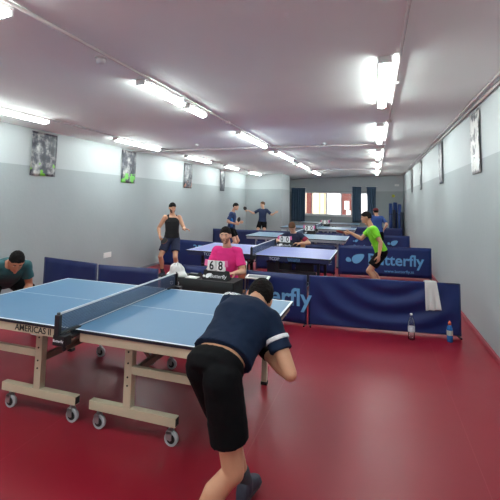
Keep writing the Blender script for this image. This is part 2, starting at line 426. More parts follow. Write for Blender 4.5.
for x, y, l in ((-2.225, 4.44, 'small junction box on the middle conduit, nearest'), (-2.225, 6.08, 'small junction box on the middle conduit between second and third lights'), (.227, 4.73, 'small junction box on the right conduit beside the nearest light'), (.227, 7.0, 'small junction box on the right conduit before the second light')):
    tag(MB().box((x-.035, y-.035, cz(x)-.048), (x+.035, y+.035, cz(x)-.002), .006).build('junction_box', WHITE), l, 'junction box')
tag(MB().box((XL+.001, 7.43, .45), (XL+.018, 7.69, .56), .004).build('wall_socket', WHITE), 'white double wall socket low on the left wall above the barrier', 'wall socket')
tag(MB().box((.93, YW-.03, 2.60), (1.14, YW-.001, 2.70), .004).build('wall_sign', WHITE), 'small white sign high on the far wall beside the right corner', 'sign')
tag(MB().lathe([(.07, 0), (.075, .012), (.06, .03), (.02, .035)]).build('wall_bell', YEL), 'small round yellow fitting on the far wall above the blue rolls', 'fitting')
bo = bpy.data.objects['wall_bell']; bo.rotation_euler = (PI/2, 0, 0); bo.location = (.87, YW-.001, 2.12)

# posters
def poster(side, y0, y1, z0, z1, m, label):
    x = XL+.012 if side < 0 else XR-.012
    r = empty('poster', (x, (y0+y1)/2, (z0+z1)/2), 0, label, 'poster')
    h = (z1-z0)/2; w2 = (y1-y0)/2; s = -side
    MB().grid(lambda u, v: (s*(.006+.006*math.sin(v*PI)+.004*math.sin(u*5+v*4)), (u*2-1)*w2, (v*2-1)*h), 8, 16, (s*.002, 0, 0)).build('printed_sheet', m, r)
    MB().cyl((s*.012, -w2-.01, h), (s*.012, w2+.01, h), .009, n=8).build('hanging_rail', GREYP, r)
    return r
poster(-1, 5.32, 5.89, 2.08, 2.83, poster_mat('poster_grey', (120, 190, 60), 0, 1, .3, .60), 'dark grey sports poster with green figure on left wall, nearest to camera')
poster(-1, 7.91, 8.48, 2.08, 2.83, poster_mat('poster_green', (110, 195, 80), 0, 2.3, .3, .47), 'sports poster with large green lower half, second on the left wall')
poster(-1, 11.13, 11.70, 2.07, 2.82, poster_mat('poster_dark', (170, 120, 100), 0, 3.4, .1), 'dark sports poster, third on the left wall')
poster(-1, 14.17, 14.67, 2.07, 2.83, poster_mat('poster_black', (70, 70, 84), 0, 4.6, -.1), 'dark narrow sports poster, fourth and farthest on the left wall')
poster(1, 6.00, 6.52, 2.18, 3.02, poster_mat('poster_silver', (226, 228, 230), 0, 5.2, 1.2), 'grey and silver sports poster on right wall, nearest to camera')
poster(1, 9.11, 9.62, 2.18, 3.03, poster_mat('poster_grey_b', (120, 120, 130), 0, 6.4, .3), 'grey sports poster, second on the right wall')
poster(1, 13.02, 13.55, 2.18, 3.03, poster_mat('poster_grey_c', (100, 100, 112), 0, 7.4, .2), 'dark grey sports poster, third on the right wall')
poster(1, 16.15, 16.75, 2.18, 3.03, poster_mat('poster_grey_d', (90, 90, 100), 0, 8.4, .1), 'dark sports poster, farthest on the right wall')

# ---------------------------------------------------------------- table tennis tables
def table(cx, y0, label, top, frame, apron, under, words=None, style='wheels'):
    W = 1.525; HL = 1.37; cy = y0+W/2
    root = empty('table_tennis_table', (cx, cy, 0), 0, label, 'table tennis table', 'table tennis tables in a row down the hall')
    for s in (-1, 1):
        # playing surface of one half, lines as faces of the same mesh
        b = MB(); xs = [.003, .003+.0001, HL-.02, HL]; ys = [-W/2, -W/2+.02, -.0025, .0025, W/2-.02, W/2]
        zt, zb = .76, .738
        xs = [.003, HL-.02, HL]
        for i in range(2):
            for j in range(5):
                line = i == 1 or j in (0, 2, 4)
                b.mi = 1 if line else 0
                q = [(xs[i], ys[j]), (xs[i+1], ys[j]), (xs[i+1], ys[j+1]), (xs[i], ys[j+1])]
                b._f(b.bm.faces.new([b.bm.verts.new((s*x, y, zt)) for x, y in q]))
        b.mi = 2
        b.box((min(s*.003, s*HL), -W/2, zb), (max(s*.003, s*HL), W/2, zt-.0015))
        b.build('tabletop', [top, LINE, EDGE], root)
        # apron frame
        a = MB(); t = .03; ya = W/2-.012; zh, zl = .737, .672
        x0, x1 = sorted((s*.06, s*(HL-.03)))
        a.box((x0, -ya, zl), (x1, -ya+t, zh), .003).box((x0, ya-t, zl), (x1, ya, zh), .003)
        a.box((x0, -ya+t, zl), (x0+t, ya-t, zh), .003).box((x1-t, -ya+t, zl), (x1, ya-t, zh), .003)
        a.box((x0+t, -.02, zl+.01), (x1-t, .02, zh-.004))
        ap = a.build('apron', apron, root)
        if words and s in words:
            for (wd, size, wx, wm) in words[s]:
                text('apron_lettering', wd, size, wm, ap, (wx, -ya-.002, .705), (PI/2, 0, 0), bold=.001)
        xp = s*.40 if s > 0 else -.44
        for k in (-1, 1):
            yk = k*(W/2-.175)
            MB().box((xp-.032, yk-.03, .20), (xp+.032, yk+.03, zl), .004).build('leg', frame, root)
            if frame is CREAM and k < 0:
                for zb_ in (.36, .42, .52, .60):
                    MB().cyl((xp, yk-.030, zb_), (xp, yk-.034, zb_), .007, n=10).build('bolt', RUBBER, root)
            xl, xr = (xp-.33, xp+.40) if s > 0 else (xp-.36, xp+.38)
            fbar = MB().box((xl, yk-.028, .135), (xr, yk+.028, .20), .004)
            fbo = fbar.build('foot_bar', frame, root)
            MB().box((xr, yk-.023, .142), (xr+.003, yk+.023, .193)).build('end_plug', RUBBER, fbo)
            for xc in (xl+.07, xr-.05):
                co = MB().cyl((xc, yk, .105), (xc, yk, .135), .012).box((xc-.018, yk-.026, .085), (xc+.018, yk+.026, .108), .003).box((xc-.022, yk-.026, .045), (xc+.022, yk-.020, .10)).box((xc-.022, yk+.020, .045), (xc+.022, yk+.026, .10)).build('caster_fork', STEEL, root)
                wh = MB()
                wh.mi = 0; wh.cyl((xc+.012, yk-.014, .05), (xc+.012, yk+.014, .05), .050, n=28)
                wh.mi = 1; wh.cyl((xc+.012, yk-.0165, .05), (xc+.012, yk+.0165, .05), .032, n=24)
                wh.mi = 2; wh.cyl((xc+.012, yk-.029, .05), (xc+.012, yk+.029, .05), .008, n=10)
                wh.build('wheel', [WHEEL, RUBBER, STEEL], co)
            # outer leg straight down to a rubber foot, and a rail between post and outer leg
            xo = s*(HL-.24)
            yo = yk+(.10 if k < 0 else .02)
            lg = MB().box((xo-.025, yo-.025, .03), (xo+.025, yo+.025, zl), .004).build('leg', frame, root)
            MB().box((xo-.03, yo-.03, 0), (xo+.03, yo+.03, .03), .004).build('rubber_foot', RUBBER, lg)
            xa, xb = sorted((xp+s*.032, xo-s*.025))
            MB().box((xa, yk-.02+k*.01, .445), (xb, yk+.02+k*.01, .50), .003).build('rail', frame, root)
        MB().box((xp-.02, -W/2+.205, .40), (xp+.02, W/2-.205, .45), .003).build('cross_rail', under, root)
        MB().box((s*.2-.02, -W/2+.205, .60), (s*.2+.02, W/2-.205, .64), .003).cyl((s*.2, -.3, .62), (s*.42, -.3, .43), .012).cyl((s*.2, .3, .62), (s*.42, .3, .43), .012).build('folding_brace', under, root)
    # net with posts and clamps
    MB().grid(lambda u, v: (.001*math.sin(u*30), (u*2-1)*(W/2+.14), .766+v*.135), 60, 4, (.0015, 0, 0)).build('net', NET, root)
    MB().box((-.004, -W/2-.14, .898), (.006, W/2+.14, .9125), .002).build('net_tape', TAPE, root)
    MB().box((-.003, -W/2-.14, .764), (.004, W/2+.14, .770)).build('net_cord', TAPE, root)
    for k in (-1, 1):
        yk = k*(W/2+.1525)
        p = MB().cyl((0, yk, .70), (0, yk, .915), .012).box((-.02, yk-.016, .755), (.02, yk+.016, .90), .004).build('net_post', BLACKF, root)
        ya, yb = sorted((yk, k*(W/2-.06)))
        c = MB().box((-.025, ya, .715), (.05, yb, .735), .004).box((-.022, ya, .7615), (.03, yb, .772), .003).box((-.028, min(yk+k*.015, yk-k*.06), .69), (.075, max(yk+k*.015, yk-k*.06), .762), .006).build('clamp', BLACKF, p)
        MB().cyl((.02, yk-k*.05, .655), (.02, yk-k*.05, .70), .012).sphere((.02, yk-k*.05, .65), .016).build('clamp_screw', BLACKF, p)
    return root

T1 = table(-2.141, 2.595, 'blue table tennis table with cream wheeled frame in the foreground', BLUE_TOP, CREAM, CREAM, mat('brown_grey_rail', (120, 104, 92), .5),
           {-1: [('AMERICAS II', .066, -.56, BPRINT)], 1: []})
text('clamp_lettering', 'Butterfly', .026, WPRINT, T1, (-.024, -.9315, .725), (PI/2, 0, 0))
T2 = table(-2.10, 7.305, 'blue table with violet reflection painted into its top and dark lettered side panel on the second court', VIOLET_SHEEN_TOP, BLACKF, NAVYF, BLACKF,
           {1: [('TCDP', .075, .28, PALE), ('\\\\\\\\\\\\\\\\\\\\', .08, .62, LBLUE)], -1: [('TCDP', .075, -1.0, PALE)]})
for s in (-1, 1):    # folded transport frame hanging dark under the table
    for k, (a, b) in enumerate(((.18, .62), (.70, 1.04))):
        MB().box((min(s*a, s*b), -.50+.1*k, .28), (max(s*a, s*b), -.47+.1*k, .60), .01).build('transport_panel', BLACKF, T2)
T3 = table(-2.08, 11.1, 'third table down the hall with pale shiny top, behind the dark-shirted umpire', TEAL_TOP, GREYF, GREYF, BLACKF)
T4 = table(-2.05, 15.4, 'fourth table down the hall with shiny top', TEAL_TOP, GREYF, GREYF, BLACKF)
T5 = table(-2.05, 19.3, 'farthest table, close before the window', TEAL_TOP, GREYF, GREYF, BLACKF)

# ---------------------------------------------------------------- court barriers
def wing(root, x, z, s, m, name='wing_emblem', y=-.012):
    b = MB()
    def leaf(cx, cz, a, bb, ang):
        n = 22; vs_ = []
        for i in range(n):
            t = 2*PI*i/n; px = a*math.cos(t); pz = bb*math.sin(t)*(1-.35*math.cos(t))
            vs_.append(b.bm.verts.new((x+s*(cx+px*math.cos(ang)-pz*math.sin(ang)), y, z+s*(cz+px*math.sin(ang)+pz*math.cos(ang)))))
        b.bm.faces.new(vs_)
    leaf(.22, .06, .40, .24, .55); leaf(-.34, -.06, .17, .13, -.4)
    r = bmesh.ops.extrude_face_region(b.bm, geom=list(b.bm.faces))
    for v in r['geom']:
        if isinstance(v, bmesh.types.BMVert): v.co.y += .0015
    return b.build(name, m, root)
def barrier(p0, p1, h, label, words=None, folds='plain', m=NAVY, group='navy cloth court barriers'):
    p0 = V((*p0, 0)); p1 = V((*p1, 0)); L = (p1-p0).length; a = math.atan2(p1.y-p0.y, p1.x-p0.x)
    root = empty('court_barrier', (p0+p1)/2, a, label, 'court barrier', group)
    def fn(u, v):
        x = (u-.5)*(L-.03); z = .03+v*(h-.03)
        if folds == 'drape':
            d = math.hypot((u-.55)*1.25, (v-1.15)*.62)
            y = .016*math.sin(d*27)*min(1, u*8, (1-u)*8)*min(1, (1-v)*5+.1, v*5+.2)+.006*math.sin(u*9+v*5)
        else:
            y = .004*math.sin(u*11+v*2)+.003*math.sin(u*23-v*7)
        return (x, y, z)
    MB().grid(fn, 90 if folds == 'drape' else 30, 44 if folds == 'drape' else 8, (0, .004, 0)).build('cloth_cover', m, root)
    f = MB()
    for s in (-1, 1): f.cyl((s*(L/2-.012), .012, .02), (s*(L/2-.012), .012, h-.005), .010, n=8)
    f.cyl((-L/2+.012, .012, h-.008), (L/2-.012, .012, h-.008), .010, n=8)
    f.cyl((-L/2+.012, .012, .03), (L/2-.012, .012, .03), .008, n=8).build('frame', NAVYF, root)
    for s in (-1, 1):
        MB().box((s*(L/2-.03)-.012, -.07, 0), (s*(L/2-.03)+.012, .10, .018), .003).build('foot', BLACKF, root)
    if words:
        for (wd, size, x, z, mt, sx, bd) in words:
            text('banner_lettering', wd, size, mt, root, (x, -.010, z), (PI/2, 0, 0), sx=sx, bold=bd)
    return root
BF = 'Butterfly'
b = barrier((-.90, 5.97), (1.08, 6.25), .70, 'creased plain navy barrier with white towel over it, in front of right wall', folds='drape')
b = barrier((-2.90, 6.00), (-.92, 5.96), .70, 'navy barrier with large light blue lettering behind the bent player', [(BF, .34, -.14, .37, LBLUE, 1.0, .006), ('www.butterfly.tt', .075, .2, .13, LBLUE, 1.0, .001)])
wing(b, -.48, .38, .38, LBLUE)
barrier((-5.19, 5.50), (-4.0, 5.31), .73, 'plain navy barrier along the left wall, left half of the pair', m=NAVY2)
barrier((-3.98, 5.31), (-2.98, 5.37), .72, 'plain navy barrier left of the umpire desk, right half of the pair', m=NAVY2)
b = barrier((-.85, 10.33), (1.25, 10.66), .72, 'navy barrier with large light blue lettering behind the green-shirted player', [(BF, .36, -.38, .40, LBLUE, 1.0, .007), ('www.butterfly.tt', .09, .0, .15, LBLUE, 1.1, .001)])
wing(b, -.68, .40, .40, LBLUE)
b = barrier((-2.9, 10.25), (-.92, 10.30), .70, 'navy barrier behind the second table, right of the scoreboard', m=NAVY2)
text('banner_lettering', 'TCDP', .09, PALE, b, (.88, -.010, .22), (PI/2, -PI/2, 0))
b = barrier((-5.35, 9.70), (-3.1, 9.35), .70, 'navy barrier with small light blue print behind the black tank top player', [('3B', .26, -.12, .50, LBLUE, 1.1, .003), ('TIBHAR', .09, .35, .34, LBLUE, 1.3, .001), ('www', .08, .7, .12, LBLUE, 1.2, .001)])
b = barrier((-1.0, 14.45), (1.07, 14.55), .70, 'navy barrier with small light blue emblem, third from the front at right', [('Butterfly', .12, -.72, .30, LBLUE, 1.0, .002)])
wing(b, .50, .45, .30, LBLUE); wing(b, -.66, .47, .16, LBLUE)
barrier((-1.0, 18.75), (1.1, 18.85), .70, 'plain navy barrier farthest back at right, before the blue rolls', m=NAVY2)
barrier((-5.42, 13.55), (-2.75, 13.9), .72, 'plain navy barrier in front of the two distant blue-shirted players', m=NAVY2)
barrier((-2.7, 14.2), (-1.05, 14.4), .70, 'navy barrier between third and fourth tables', m=NAVY2)

# ---------------------------------------------------------------- people
def frame_from(d, hint):
    z = V(d).normalized(); x = V(hint); x = (x-z*x.dot(z)).normalized(); y = z.cross(x)
    return x, y, z
class Shape:
    """overlapping closed volumes that a voxel remesh turns into one skin"""
    def __init__(s): s.v = []; s.f = []
    def _add(s, vs_, fs): n = len(s.v); s.v += [tuple(p) for p in vs_]; s.f += [tuple(i+n for i in q) for q in fs]
    def ell(s, c, X, Y, Z, u=18, w=10):
        vs_ = [V(c)-V(Z)]; fs = []
        for j in range(1, w):
            t = PI*j/w
            for i in range(u):
                p = 2*PI*i/u
                vs_.append(V(c)+V(X)*math.sin(t)*math.cos(p)+V(Y)*math.sin(t)*math.sin(p)-V(Z)*math.cos(t))
        vs_.append(V(c)+V(Z)); last = len(vs_)-1
        for i in range(u): fs.append((0, 1+(i+1)%u, 1+i)); fs.append((last, last-u+i, last-u+(i+1)%u))
        for j in range(w-2):
            for i in range(u):
                a = 1+j*u+i; b_ = 1+j*u+(i+1)%u; fs.append((a, b_, b_+u, a+u))
        if V(X).cross(V(Y)).dot(V(Z)) < 0: fs = [q[::-1] for q in fs]
        s._add(vs_, fs); return s
    def ball(s, c, r): return s.ell(c, (r,0,0), (0,r,0), (0,0,r))
    def cone(s, a, b, r0, r1, n=18, flat=None):
        a = V(a); b = V(b); x, y, z = frame_from(b-a, (b-a).orthogonal())
        vs_ = [a+(x*math.cos(2*PI*i/n)+y*math.sin(2*PI*i/n))*r0 for i in range(n)]+[b+(x*math.cos(2*PI*i/n)+y*math.sin(2*PI*i/n))*r1 for i in range(n)]
        fs = [(i, (i+1)%n, n+(i+1)%n, n+i) for i in range(n)]+[tuple(range(n))[::-1], tuple(range(n, 2*n))]
        s._add(vs_, fs); return s
    def chain(s, pts, rs):
        for (a, ra), (b, rb) in zip(zip(pts, rs), zip(pts[1:], rs[1:])): s.cone(a, b, ra, rb)
        for p, r in zip(pts, rs): s.ball(p, r)
        return s
    def loft(s, secs, n=28):
        """secs: (centre, half-width vector, half-depth vector)"""
        vs_ = []
        for c, X, Y in secs:
            for i in range(n):
                t = 2*PI*i/n; ct, st = math.cos(t), math.sin(t)
                e = .85
                vs_.append(V(c)+V(X)*math.copysign(abs(ct)**e, ct)+V(Y)*math.copysign(abs(st)**e, st))
        m = len(secs); fs = [tuple(range(n))[::-1], tuple((m-1)*n+i for i in range(n))]
        for k in range(m-1):
            for i in range(n): fs.append((k*n+i, k*n+(i+1)%n, (k+1)*n+(i+1)%n, (k+1)*n+i))
        c0, X0, Y0 = secs[0]; ax = V(secs[-1][0])-V(c0)
        if V(X0).cross(V(Y0)).dot(ax) < 0: fs = [q[::-1] for q in fs]
        s._add(vs_, fs); return s
    def skin(s, name, m, parent, voxel=.008, smooth=3, origin=V((0,0,0)), wrinkle=0, cuts=()):
        me = bpy.data.meshes.new(name+'_raw'); me.from_pydata(s.v, [], s.f); me.update()
        o = bpy.data.objects.new(name+'_raw', me); C.objects.link(o)
        md = o.modifiers.new('r', 'REMESH'); md.mode = 'VOXEL'; md.voxel_size = voxel; md.use_smooth_shade = True
        if smooth:
            sm = o.modifiers.new('s', 'SMOOTH'); sm.factor = .5; sm.iterations = smooth
        dg = bpy.context.evaluated_depsgraph_get()
        out = bpy.data.meshes.new_from_object(o.evaluated_get(dg)); out.name = name
        bpy.data.objects.remove(o)
        if wrinkle:
            nrm = [v.normal.copy() for v in out.vertices]
            for v, vn in zip(out.vertices, nrm):
                p = v.co; k = noise.noise(V((p.x*9, p.y*9, p.z*16)))+.5*noise.noise(V((p.x*22, p.y*22, p.z*30)))
                v.co = p+vn*k*wrinkle
        if cuts:
            bm = bmesh.new(); bm.from_mesh(out)
            for (co, no) in cuts:
                g = bmesh.ops.bisect_plane(bm, geom=list(bm.verts)+list(bm.edges)+list(bm.faces), plane_co=co, plane_no=no, clear_outer=True)
                ed = [e for e in bm.edges if e.is_boundary]
                bmesh.ops.holes_fill(bm, edges=ed)
            bm.to_mesh(out); bm.free()
        out.transform(Matrix.Translation(-origin))
        out.materials.clear(); out.materials.append(m)
        for p in out.polygons: p.use_smooth = True
        ob = bpy.data.objects.new(name, out); C.objects.link(ob)
        if parent: ob.parent = parent
        return ob

def ik(a, b, l1, l2, pole):
    a = V(a); b = V(b); d = b-a; L = d.length
    if L > (l1+l2)*.998: b = a+d*((l1+l2)*.998/L); d = b-a; L = d.length
    x = (l1*l1-l2*l2+L*L)/(2*L); h = math.sqrt(max(0, l1*l1-x*x))
    z = d.normalized(); p = V(pole); p = (p-z*p.dot(z)).normalized()
    return a+z*x+p*h, b

def hand(sh, w, d, n, side, curl=.6, k=1.0, grip=False):
    """w wrist, d fingers direction, n palm normal (fingers curl to it), side = thumb side"""
    d = V(d).normalized(); n = (V(n)-d*V(n).dot(d)).normalized(); sd = d.cross(n); sd = sd if sd.dot(V(side)) > 0 else -sd
    w = V(w)
    kn = []
    for i, (off, ln) in enumerate(((.030, .088), (.010, .092), (-.010, .087), (-.029, .078))):
        p = w+d*ln*k+sd*off*k*1.05; kn.append(p)
        sh.chain([w+sd*off*.55*k+d*.012*k, p], [.015*k, .0125*k])
    sh.ell(w+d*.05*k, sd*.036*k, n*.014*k, d*.045*k)
    L = ((.040, .025, .020), (.044, .028, .021), (.040, .026, .020), (.032, .020, .018))
    for i in range(4):
        p = kn[i]; a = curl*(.9 if i == 0 else 1.0+.08*i); ang = a*.6; pts = [p]
        for q in range(3):
            dd = d*math.cos(ang)+n*math.sin(ang); p = p+dd*L[i][q]*k; pts.append(p); ang += a*(1.1 if q == 0 else .8)
        sh.chain(pts, [.0100*k, .0092*k, .0084*k, .0074*k])
    t0 = w+d*.022*k+sd*.020*k+n*.006*k
    t1 = t0+(sd*.75+d*.6+n*.35).normalized()*.042*k
    t2 = t1+(sd*.25+d*.9+n*(.3+.5*curl)).normalized()*.032*k
    t3 = t2+(d*.8+n*(.3+.8*curl)-sd*.2*curl).normalized()*.026*k
    sh.chain([t0, t1, t2, t3], [.015*k, .0125*k, .0105*k, .0088*k])
    return w+d*.085*k+n*.03*k      # grip centre

SKIN_A = mat('skin_tan', (204, 152, 122), .5, var=.05, scale=14)
SKIN_B = mat('skin_light', (214, 166, 140), .5, var=.05, scale=14)
SKIN_C = mat('skin_brown', (176, 116, 88), .5, var=.05, scale=14)
HAIR_D = mat('hair_dark', (24, 20, 20), .8, spec=.15, var=.3, scale=60, bump=.8, bscale=120)
HAIR_B = mat('hair_brown', (100, 72, 52), .8, spec=.15, var=.25, scale=60, bump=.8, bscale=120)
EYEW = mat('eye_white', (186, 180, 176), .5); EYED = mat('eye_dark', (36, 26, 22), .2)
LIP = mat('lip', (170, 98, 90), .5)
SHOE_D = mat('dark_shoe', (44, 50, 66), .6); SHOE_W = mat('pale_shoe', (200, 200, 204), .6); SOLE = mat('shoe_sole', (210, 210, 210), .6)
SOCK = mat('sock_white', (215, 215, 215), .9)

def person(name_label, pelvis, neck, head, face, S, Hl, arms, legs, skin, shirt=None, shorts=None, hair=HAIR_D,
           voxel=.008, scale=1.0, tank=False, beard=None, shoe=SHOE_D, gripmode=None, long_hair=0, wr=.004, sleeve=.62, shortlen=.62,
           shirt_hem=0.0, tuck=False, cap=None, up_hint=None, group=None, shirt_w=1.0, sole=None):
    """arms: {'R':(wrist, pole, handdir, palm_n, curl)}, legs: {'R':(ankle, pole, toe dir)}; S/Hl = direction of the person's right at shoulders/hips"""
    k = scale
    pelvis, neck, head = V(pelvis), V(neck), V(head); S = V(S).normalized(); Hl = V(Hl).normalized(); F = V(face).normalized()
    base = V((pelvis.x, pelvis.y, 0))
    root = empty('person', base, 0, name_label, 'person', group)
    spine = neck-pelvis; up_ = spine.normalized()
    def lat(t): return (Hl*(1-t)+S*t).normalized()
    def sec(t, w, d, bow=0, grow=0):
        t2 = max(0, min(1, t)); l = lat(t2); l = (l-up_*l.dot(up_)).normalized(); fr = up_.cross(l).normalized()   # front
        return (pelvis+spine*t+fr*(bow)*k, l*(w*k+grow), fr*(d*k+grow))
    prof = [(-.16, .095, .08, 0), (-.05, .155, .105, -.008), (.08, .158, .108, -.008), (.30, .134, .09, .004), (.50, .140, .098, .008), (.72, .162, .112, .004), (.88, .150, .098, -.002), (.97, .105, .075, -.004), (1.03, .06, .055, 0)]
    body = Shape(); body.loft([sec(t, w*.95, d*.95, b_) for t, w, d, b_ in prof])
    # shoulders, hips
    sh = {}; hp = {}
    for sd, sg in (('R', 1), ('L', -1)):
        sh[sd] = neck-up_*.055*k+S*sg*.158*k
        hp[sd] = pelvis-up_*.03*k+Hl*sg*.088*k
    # head frame
    U0 = V(up_hint) if up_hint else (head-neck).normalized()
    U = (U0-F*U0.dot(F)).normalized(); R = F.cross(U)
    body.chain([neck-up_*.03*k, neck+(head-neck)*.55-F*.005], [.062*k, .052*k])
    def radial(dv):
        best = 0
        for c, a, b2, c2 in (((0, -.008, .022), .076, .098, .092), ((0, .022, -.045), .056, .066, .068), ((0, .02, -.02), .066, .075, .07)):
            # ray from the head centre against this ellipsoid, in head axes (R,F,U)
            o_ = V((-c[0]/a, -c[1]/b2, -c[2]/c2)); d_ = V((dv.x/a, dv.y/b2, dv.z/c2))
            A = d_.dot(d_); B = o_.dot(d_); Cc = o_.dot(o_)-1; D = B*B-A*Cc
            if D > 0: best = max(best, (-B+math.sqrt(D))/A)
        return best*k
    def radmesh(fn, u=40, w=28):
        vs_ = []; fs = []
        def at(dv):
            return head+(R*dv.x+F*dv.y+U*dv.z)*fn(dv)
        vs_.append(at(V((0, 0, -1))))
        for j in range(1, w):
            t = PI*j/w
            for i in range(u):
                p = 2*PI*i/u; vs_.append(at(V((math.sin(t)*math.cos(p), math.sin(t)*math.sin(p), -math.cos(t)))))
        vs_.append(at(V((0, 0, 1)))); last = len(vs_)-1
        for i in range(u): fs.append((0, 1+(i+1)%u, 1+i)); fs.append((last, last-u+i, last-u+(i+1)%u))
        for j in range(w-2):
            for i in range(u):
                a = 1+j*u+i; b_ = 1+j*u+(i+1)%u; fs.append((a, b_, b_+u, a+u))
        return vs_, fs
    vv, ff = radmesh(radial); body._add(vv, ff)
    hx = lambda r_, f_, u_: head+R*r_*k+F*f_*k+U*u_*k
    body.chain([hx(0, .083, .012), hx(0, .099, -.022)], [.008*k, .013*k]); body.ball(hx(.011, .090, -.026), .008*k); body.ball(hx(-.011, .090, -.026), .008*k)
    for sg in (-1, 1):
        body.ell(hx(sg*.078, -.006, -.008), R*.009*k, F*.018*k, U*.031*k)
    body.chain([hx(-.018, .082, -.056), hx(.018, .082, -.056)], [.009*k, .009*k]); body.ball(hx(0, .078, -.086), .017*k)
    body.chain([hx(-.035, .078, .022), hx(.035, .078, .022)], [.010*k, .010*k])
    # arms
    grips = {}; elb = {}; wrs = {}
    for sd, (wrist, pole, hd, pn, curl) in arms.items():
        e, w_ = ik(sh[sd], wrist, .285*k, .255*k, pole); elb[sd] = e; wrs[sd] = w_
        a = sh[sd]; m1 = a.lerp(e, .4); f1 = e.lerp(w_, .28); f2 = e.lerp(w_, .7)
        body.chain([a, m1, e, f1, f2, w_], [.058*k, .049*k, .039*k, .042*k, .032*k, .026*k])
        f_ = (w_-e).normalized() if hd is None else V(hd)
        dn = V(pn) if pn is not None else -S*(1 if sd == 'R' else -1)
        side = V((0, 0, 1))
        grips[sd] = (hand(body, w_, f_, dn, side, curl, k), f_.normalized(), dn)
    # legs
    knee = {}; ank = {}
    for sd, lg_ in legs.items():
        ankle, pole, toe = lg_[:3]
        kn_, an = ik(hp[sd], ankle, .43*k, .40*k, pole); knee[sd] = kn_; ank[sd] = an
        h = hp[sd]; back = -V(pole).normalized()
        z_ = (an-kn_).normalized(); back = (back-z_*back.dot(z_)).normalized()
        body.chain([h, h.lerp(kn_, .35), h.lerp(kn_, .75), kn_, kn_.lerp(an, .12)+back*.008*k, kn_.lerp(an, .34)+back*.016*k, kn_.lerp(an, .68)+back*.004*k, an], [.092*k, .084*k, .060*k, .054*k, .050*k, .055*k, .038*k, .034*k])
        t = V(toe).normalized()
        body.chain([an-V((0, 0, .02)), an-V((0, 0, .03))+t*.08*k], [.027*k, .022*k])
    bo = body.skin('body', skin, root, voxel=voxel, smooth=2, origin=base)
    if any(l in legs for l in 'LR'):
        for sd in legs:
            an = ank[sd]; t = V(legs[sd][2]).normalized(); zf = an.z-.085*k; l = V((-t.y, t.x, 0)).normalized(); zz = V((0, 0, 1))
            s_ = Shape(); c = V((an.x, an.y, zf))
            st = legs[sd][3] if len(legs[sd]) > 3 else None
            if st: zz = V(st).normalized(); c = an-zz*.085*k; l = t.cross(zz).normalized()
            secs = []
            for q, w_, h_ in ((-.075, .022, .03), (-.06, .034, .055), (-.02, .038, .062), (.04, .040, .05), (.10, .046, .038), (.15, .040, .028), (.185, .02, .018)):
                secs.append((c+t*q*k+zz*(h_*.98)*k, l*w_*k, zz*h_*k))
            s_.loft(secs, 20); s_.chain([c+zz*.06*k, an+zz*.015*k], [.044*k, .042*k])
            so = s_.skin('shoe', shoe, root, voxel=.007, smooth=2, origin=base)
            s2 = Shape(); s2.loft([(c+t*q*k+zz*.012, l*w_*k, zz*.012) for q, w_ in ((-.08, .03), (-.05, .04), (.0, .037), (.06, .042), (.11, .048), (.16, .042), (.19, .022))], 20)
            s2.skin('sole', sole or SOLE, so, voxel=.006, smooth=1, origin=base)
            s3 = Shape(); s3.chain([an+V((0, 0, .0)), an.lerp(knee[sd], .22)], [.040*k, .042*k]); s3.skin('sock', SOCK if shoe is not SHOE_D else mat('sock_dark', (60, 62, 70), .9), root, voxel=.007, smooth=1, origin=base)
    # shirt
    objs = {'root': root, 'elb': elb, 'sh': sh, 'wr': wrs, 'grips': grips, 'knee': knee, 'ank': ank}
    if shirt:
        s_ = Shape(); g = .014*k
        ps = [(shirt_hem, .172, .122, -.006), (.15, .160, .112, -.004), (.32, .148, .106, .002), (.50, .152, .110, .008), (.72, .170, .120, .004), (.88, .158, .106, -.002), (.965, .105, .078, -.004), (1.0, .074, .066, 0)]
        if tank: ps = ps[:5]+[(.84, .128, .110, 0), (.90, .105, .095, 0)]
        s_.loft([sec(t, (w+.004)*(shirt_w if t < .8 else 1), (d+.004)*(shirt_w if t < .8 else 1), b_) for t, w, d, b_ in ps])
        for sd in ('R', 'L'):
            if tank:
                sg = 1 if sd == 'R' else -1; fr = up_.cross(S).normalized()
                q0 = neck-up_*.02*k+S*sg*.085*k
                s_.chain([neck-up_*.12*k+S*sg*.09*k-fr*.09*k, q0, neck-up_*.14*k+S*sg*.085*k+fr*.098*k], [.028*k, .034*k, .028*k])
            elif sd in elb:
                a = sh[sd]; e = elb[sd]; a1 = a.lerp(neck-up_*.05*k, .35)
                s_.chain([a1, a], [.066*k, .064*k]); s_.cone(a, a.lerp(e, .3), .064*k, .061*k); s_.cone(a.lerp(e, .28), a.lerp(e, sleeve), .061*k, .066*k)
        so = s_.skin('shirt', shirt, root, voxel=max(voxel, .008), smooth=4, origin=base, wrinkle=wr)
        objs['shirt'] = so
    if shorts:
        s_ = Shape()
        s_.loft([sec(t, w, d, b_) for t, w, d, b_ in ((-.17, .12, .10, 0), (-.06, .166, .120, -.008), (.05, .162, .116, -.008), (.115, .150, .104, -.004))])
        for sd in knee:
            h = hp[sd]; q = knee[sd]
            s_.ball(h, .100*k); s_.cone(h, h.lerp(q, shortlen), .102*k, .098*k)
        objs['shorts'] = s_.skin('shorts', shorts, root, voxel=max(voxel, .008), smooth=3, origin=base, wrinkle=wr*.8)
